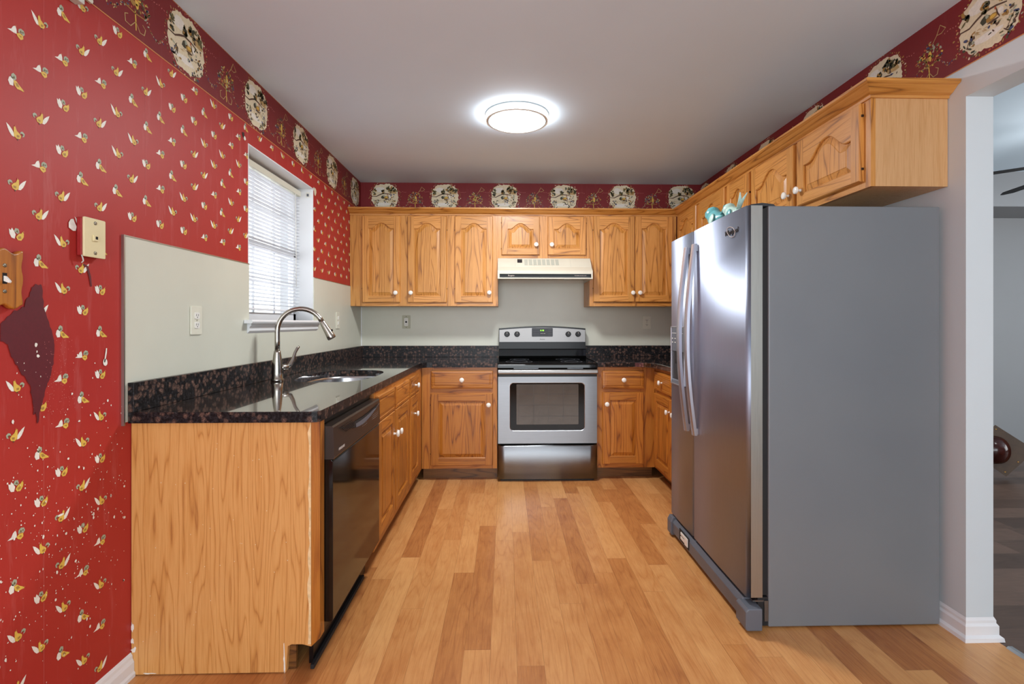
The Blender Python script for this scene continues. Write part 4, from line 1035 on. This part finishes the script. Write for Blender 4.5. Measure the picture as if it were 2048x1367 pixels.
# hinge cover, kick grille and feet
F(MB().prism([(.975, 1.6845), (1.085, 1.6845), (1.075, 1.693), (1.03, 1.698), (.985, 1.692)], 1, -2.545, -2.485, 'dark_plastic')).build('hinge_cover', fr)
F(MB().prism([(.975, 1.6845), (1.085, 1.6845), (1.075, 1.693), (1.03, 1.698), (.985, 1.692)], 1, -1.71, -1.65, 'dark_plastic')).build('hinge_cover', fr)
m = MB(); m.prism([(.972, .022), (.950, .030), (.950, .085), (.966, .104), (1.045, .104), (1.045, .022)], 1, -2.520, -1.69, 'grey_plastic'); gr = F(m).build('kick_grille', fr, bevel=.002)
m = MB(); m.prism([(.945, .012), (.938, .02), (.938, .088), (.950, .098), (1.005, .098), (1.005, .012)], 1, -2.596, -2.510, 'grey_plastic'); F(m).build('grille_cap', gr, bevel=.004)
m = MB(); m.prism([(.945, .012), (.938, .02), (.938, .088), (.950, .112), (1.005, .112), (1.005, .012)], 1, -1.70, -1.64, 'grey_plastic'); F(m).build('grille_cap', gr, bevel=.004)
F(MB().box(.9475, .9512, -1.955, -1.815, .040, .100, 'rubber')).build('grille_opening', gr)
m = MB()
for k in range(2): m.box(.943, .9475, -1.90-k*.0, -1.845, .055+k*.022, .069+k*.022, 'white_plastic')
m.box(.943, .9475, -1.945, -1.903, .050, .092, 'white_plastic'); F(m).build('filter_knob', gr)
F(MB().box(1.0055, 1.046, -2.556, -2.50, .010, .124, 'rubber').box(.985, 1.046, -2.557, -2.535, .106, .112, 'steel').box(1.030, 1.0465, -2.5615, -2.556, .03, .112, 'steel')).build('hinge_bracket', fr)
# roller feet under the cabinet
F(MB().box(1.06, 1.12, -2.53, -2.50, 0, .006, 'rubber').box(1.66, 1.72, -2.53, -2.50, 0, .006, 'rubber').box(1.06, 1.12, -1.70, -1.67, 0, .006, 'rubber')).build('foot', fr)

# ---------------------------------------------------------------- bird figurines on the refrigerator
def bird(name, label, c, sc_, ang, mat, mat2, tail_up):
    t_ = thing(name, label, 'figurine', c, ang)
    m = MB(); n = 14; rings_ = []
    prof_ = [(-.046, .052, .004), (-.040, .052, .014), (-.028, .050, .024), (-.010, .042, .029), (.010, .036, .028), (.028, .036, .020), (.040, .040, .010), (.046, .044, .004)]
    for x, z, r_ in prof_: rings_.append(m.add([(x*sc_, r_*.8*math.cos(2*PI*k/n)*sc_, (z+r_*math.sin(2*PI*k/n))*sc_) for k in range(n)]))
    for a, b in zip(rings_, rings_[1:]):
        for k in range(n): m.face([a[k], a[(k+1) % n], b[(k+1) % n], b[k]], M[mat], True)
    m.face(rings_[0][::-1], M[mat]); m.face(rings_[-1], M[mat]); m.lathe([(.016*sc_, 0), (.018*sc_, .003), (.010*sc_, .012*sc_)], (0, 0, 0), (0, 0, 1), mat, 14)
    m.build('body', t_)
    m = MB(); m.lathe([(.0, -.024), (.014, -.019), (.023, -.006), (.023, .006), (.014, .019), (.0, .024)], (0, 0, 0), (0, 0, 1), mat, 16)
    m.v = [((x-.030)*sc_, y*sc_, (z+.062)*sc_) for x, y, z in m.v]; m.build('head', t_)
    m = MB(); m.lathe([(.006*sc_, 0), (.0005, .016*sc_)], (-.052*sc_, 0, .060*sc_), (-1, 0, -.1), 'brass', 8); m.build('beak', t_)
    for sg in (-1, 1):
        m = MB(); m.lathe([(.0035*sc_, 0), (.002*sc_, .002)], (-.036*sc_, sg*.0205*sc_, .068*sc_), (-.2, sg, .1), 'ink', 8); m.build('eye', t_)
        m = MB(); m.lathe([(.017*sc_, 0), (.013*sc_, .004), (.002, .006)], (.008*sc_, sg*.021*sc_, .040*sc_), (0, sg, .2), mat2, 12); m.build('wing', t_)
    m = MB(); zt = .05 if tail_up else .02
    for sg in (-1, 1): m.tube([(.034*sc_, 0, .046*sc_), (.055*sc_, sg*.004, (.046+zt*.5)*sc_), (.075*sc_, sg*.012*sc_, (.046+zt)*sc_)], [.008*sc_, .007*sc_, .002], mat, 8, flat=(.5, 1))
    m.build('tail', t_); return t_
bird('bird_figurine', 'teal bird figurine with a white belly on top of the refrigerator', (1.105, -1.935, 1.6845), 1.75, PI*.5+PI, 'teal', 'pale_aqua', False)
bird('bird_figurine', 'pale aqua speckled bird figurine with a raised tail on top of the refrigerator', (1.10, -2.135, 1.6845), 1.4, PI*.5+PI, 'pale_aqua', 'teal', True)

# ================================================================== CEILING LAMP
lp = thing('ceiling_lamp', 'round flush white LED lamp glowing on the kitchen ceiling', 'ceiling lamp', (.07, -1.50, ZC))
MB().lathe([(.150, -.0), (.190, -.004), (.192, -.010), (.186, -.016), (.150, -.016)], (0, 0, 0), (0, 0, 1), 'white_plastic', 64).build('base_plate', lp)
MB().lathe([(.1868, -.0395), (.1862, -.043), (.1835, -.0445), (.1775, -.0445), (.1768, -.043)], (0, 0, 0), (0, 0, 1), 'white_plastic', 64, close=False).build('rim', lp)
MB().lathe([(.1768, -.016), (.1768, -.0435), (.1715, -.0435), (.1715, -.016)], (0, 0, 0), (0, 0, 1), 'grey_plastic', 64, close=False).build('groove_ring', lp)
MB().lathe([(.1875, -.0162), (.1900, -.022), (.1900, -.036), (.1875, -.0395)], (0, 0, 0), (0, 0, 1), 'lamp_side', 64, close=False).build('side_glow_ring', lp)
MB().lathe([(.1712, -.017), (.1712, -.043), (.166, -.046), (.10, -.048), (.01, -.049)], (0, 0, 0), (0, 0, 1), 'lamp_diffuser', 64).build('diffuser', lp)
l = bpy.data.lights.new('lamp_glow', 'AREA'); l.shape = 'DISK'; l.size = .34; l.energy = 37; l.color = (.94, .975, 1.0)
lo_ = bpy.data.objects.new('lamp_glow', l); col.objects.link(lo_); lo_.parent = lp; lo_.location = (0, 0, -.052)

# ================================================================== WALL PLATES
def screw(mb, y, z, r_=.0035, e=.0): mb.lathe([(r_, 0), (r_, .0012), (r_*.5, .0016)], (e, y, z), (1, 0, 0), 'screw', 12)
def outlet_left(label, yc, zc, w_=.074, h_=.118):
    t_ = thing('wall_outlet', label, 'outlet', (XL+.0062, yc, zc))
    MB().prism([(a, b) for a, b in rrect(-w_/2, w_/2, -h_/2, h_/2, .004, 3)], 0, 0, .006, 'ivory_pale').build('cover_plate', t_, bevel=.0015)
    for s_ in (-1, 1):
        m = MB(); m.prism(rrect(-.016, .016, s_*.0195-.0135, s_*.0195+.0135, .007, 4), 0, .006, .0085, 'white_plastic')
        for a in (-.0065, .0065): m.box(.0084, .0088, a-.0012, a+.0012, s_*.0195-.002, s_*.0195+.007, 'dark_hole')
        m.lathe([(.0025, .0084), (.0025, .0088)], (0, 0, s_*.0195-.0065), (1, 0, 0), 'dark_hole', 8); m.build('socket', t_)
    m = MB(); screw(m, 0, 0, .0028, .006); m.build('screw', t_)
outlet_left('cream duplex outlet on the beige board left of the window', -2.418, 1.227)
t_ = thing('light_switch', 'cream switch plate with two small rockers right of the faucet', 'switch', (XL+.0062, -.645, 1.234))
MB().prism(rrect(-.04, .04, -.062, .062, .004, 3), 0, 0, .006, 'ivory_pale').build('cover_plate', t_, bevel=.0015)
for s_ in (-1, 1): MB().prism([(.006, s_*.02-.014), (.0085, s_*.02-.012), (.012, s_*.02+.010), (.006, s_*.02+.014)], 1, -.010, .010, 'white_plastic').build('rocker', t_)
def outlet_back(label, xc, zc, plate, style):
    t_ = thing('wall_outlet', label, 'outlet', (xc, -.0062, zc))
    MB().prism(rrect(-.036, .036, -.058, .058, .003, 3), 1, -.006, 0, plate).build('cover_plate', t_, bevel=.0012)
    if style:
        for s_ in (-1, 1):
            m = MB(); m.prism(rrect(-.016, .016, s_*.0195-.0135, s_*.0195+.0135, .008, 4), 1, -.0085, -.006, 'ivory_pale')
            for a in (-.0065, .0065): m.box(a-.0014, a+.0014, -.0089, -.0084, s_*.0195-.002, s_*.0195+.007, 'dark_hole')
            m.lathe([(.003, .0084), (.003, .0089)], (0, 0, s_*.0195-.0065), (0, -1, 0), 'dark_hole', 8); m.build('socket', t_)
        MB().lathe([(.003, .006), (.003, .0072)], (0, 0, 0), (0, -1, 0), 'screw', 10).build('screw', t_)
    else:
        m = MB(); m.prism(rrect(-.0165, .0165, -.034, .034, .002, 2), 1, -.0085, -.006, 'white_plastic')
        m.box(-.008, .008, -.0100, -.0085, -.009, .009, 'ink')
        for s_ in (-1, 1):
            for a in (-.0065, .0065): m.box(a-.0014, a+.0014, -.0089, -.0084, s_*.022-.004, s_*.022+.004, 'dark_hole')
        m.build('socket', t_)
        for s_ in (-1, 1): MB().lathe([(.003, .006), (.003, .0072)], (0, 0, s_*.048), (0, -1, 0), 'dark_hole', 10).build('screw', t_)
outlet_back('grey-green plate with a white outlet and dark button left of the range', -.885, 1.225, 'plate_back', False)
outlet_back('pale duplex outlet on the back wall right of the range', 1.277, 1.220, 'ivory_pale', True)
# phone jack plate
t_ = thing('phone_jack', 'ivory phone jack plate with two screws on the red rooster wallpaper', 'phone jack', (XL+.001, -2.952, 1.478))
MB().box(0, .016, -.042, .038, -.058, .058, 'print_brick').build('backing_box', t_, bevel=.003)
MB().prism(rrect(-.041, .041, -.060, .060, .004, 3), 0, .0165, .0225, 'ivory').build('cover_plate', t_, bevel=.0015)
m = MB(); m.box(.0225, .027, -.009, .009, -.009, .009, 'ivory').box(.0268, .0273, -.004, .005, -.004, .005, 'dark_hole'); m.build('jack', t_)
for s_ in (-1, 1): m = MB(); screw(m, 0, s_*.046, .0055, .0225); m.build('screw', t_)
MB().tube([(.014, -.040, -.056), (.016, -.038, -.066), (.016, -.036, -.074), (.012, -.038, -.080)], .0018, 'old_white', 8).build('loose_wire', t_)
# wooden switch plate, edges scalloped
t_ = thing('light_switch', 'wooden switch plate with a white toggle at the left edge of the red wall', 'switch', (XL+.001, -3.228, 1.330))
m = MB(); pts = []
for k in range(13): u = k/12; pts.append((-.052+.104*u, -.072+.006*math.cos(4*PI*u)))
for k in range(1, 12): u = k/12; pts.append((.052-.005*math.sin(2*PI*u)**2, -.066+.132*u))
for k in range(13): u = k/12; pts.append((.052-.104*u, .072+.006*math.cos(4*PI*u)))
for k in range(1, 12): u = k/12; pts.append((-.052+.005*math.sin(2*PI*u)**2, .066-.132*u))
m.prism(pts, 0, 0, .016, 'base_oak_vertical'); m.build('cover_plate', t_, bevel=.004, seg=3)
for s_ in (-1, 1): m = MB(); m.lathe([(.005, 0), (.005, .001), (.002, .001)], (.016, 0, s_*.033), (1, 0, 0), 'screw', 12); m.build('screw', t_)
m = MB(); m.box(.0158, .0163, -.006, .006, -.014, .014, 'dark_hole'); m.build('toggle_slot', t_)
m = MB(); m.prism([(.016, -.007), (.016, .007), (.020, .005), (.031, -.007), (.029, -.012)], 1, -.0035, .0035, 'white_plastic'); m.build('toggle', t_, bevel=.001)
# brackets near the top of the left wall, cut by the frame's top edge
m = MB().box(XL+.001, XL+.030, -3.075, -2.998, 2.170, 2.205, 'old_white').build('wall_bracket', bevel=.002); tag(m, 'white metal bracket at the top left of the red wall, casting a shadow', 'bracket')
m = MB().prism([(-2.985, 2.206), (-2.945, 2.206), (-2.942, 2.214), (-2.950, 2.245), (-2.985, 2.245)], 0, XL+.0015, XL+.010, 'ivory_pale').build('cable_clip'); tag(m, 'small cream plastic clip on the gold line of the wallpaper border', 'clip')

# ================================================================== LIVING ROOM BEYOND
fn = thing('ceiling_fan', 'dark ceiling fan in the room beyond the doorway, only blade tips showing', 'ceiling fan', (3.60, -1.66, ZC))
MB().lathe([(.06, 0), (.06, -.05), (.015, -.06), (.015, -.14), (.09, -.16), (.10, -.24), (.05, -.29)], (0, 0, 0), (0, 0, 1), 'dark_plastic', 24).build('motor', fn)
for k in range(5):
    a = math.radians(76+72*k-(12 if k == 1 else 0)); m = MB(); c, s_ = math.cos(a), math.sin(a)
    pts = [(.12, -.02), (.30, -.03), (.88, -.035), (.95, -.008), (.95, .008), (.88, .035), (.30, .03), (.12, .02)]
    for dz in (0,):
        A = m.add([(x*c-y*s_, x*s_+y*c, -.268+y*.05) for x, y in pts]); B = m.add([(x*c-y*s_, x*s_+y*c, -.264+y*.05) for x, y in pts])
        m.face(A[::-1], M['rubber']); m.face(B, M['rubber'])
        for q in range(8): m.face([A[q], A[(q+1) % 8], B[(q+1) % 8], B[q]], M['rubber'])
    m.build('blade', fn)
l = bpy.data.lights.new('living_room_fill_point', 'POINT'); l.energy = 14; l.shadow_soft_size = .08; q = bpy.data.objects.new('living_room_fill_point', l); col.objects.link(q); q.parent = fn; q.location = (0, 0, -.36)  # point light added as fill below the unseen hub, no bulb modelled
# overturned pedestal: square base plate seen from below with a turned foot
pd = thing('pedestal_table', 'overturned dark wooden pedestal with a square base plate on the dark floor beyond the doorway', 'table', (3.905, -.70, 0))
rt_ = Vector((.69, -.70, 0)).normalized(); up_ = Vector((.10, .10, .99)).normalized()
u = (rt_*.584+up_*.81).normalized(); v_ = (up_*.584-rt_*.81).normalized(); n_ = u.cross(v_).normalized()
if n_.y > 0: n_ = -n_
m = MB(); S_ = .275; base_ = Vector((0, 0, .022))
cr = [base_, base_+u*S_, base_+u*S_+v_*S_, base_+v_*S_]
A = m.add([tuple(p) for p in cr]); B = m.add([tuple(p-n_*.022) for p in cr])
m.face(A, M['bronze_wood']); m.face(B[::-1], M['bronze_wood'])
for k in range(4): m.face([A[k], A[(k+1) % 4], B[(k+1) % 4], B[k]], M['bronze_wood'])
m.build('base_plate', pd, bevel=.002)
ctr = base_+u*S_/2+v_*S_/2
sgn = 1; fd = (n_*.75-rt_*.62).normalized()
MB().lathe([(.108, -.05), (.110, -.01), (.102, .03), (.080, .06), (.050, .08), (.035, .11), (.045, .16), (.030, .22), (.028, .50)], ctr+n_*.03-rt_*.055, fd, 'mahogany', 28).build('turned_foot', pd)
for p, q in ((.08, .08), (.92, .08), (.92, .92), (.08, .92), (.5, .06)):
    c = base_+u*S_*p+v_*S_*q; MB().lathe([(.006, 0), (.004, .003)], c+(n_*sgn)*(.0005 if sgn > 0 else .0225), n_*sgn, 'brass', 10).build('nail_head', pd)
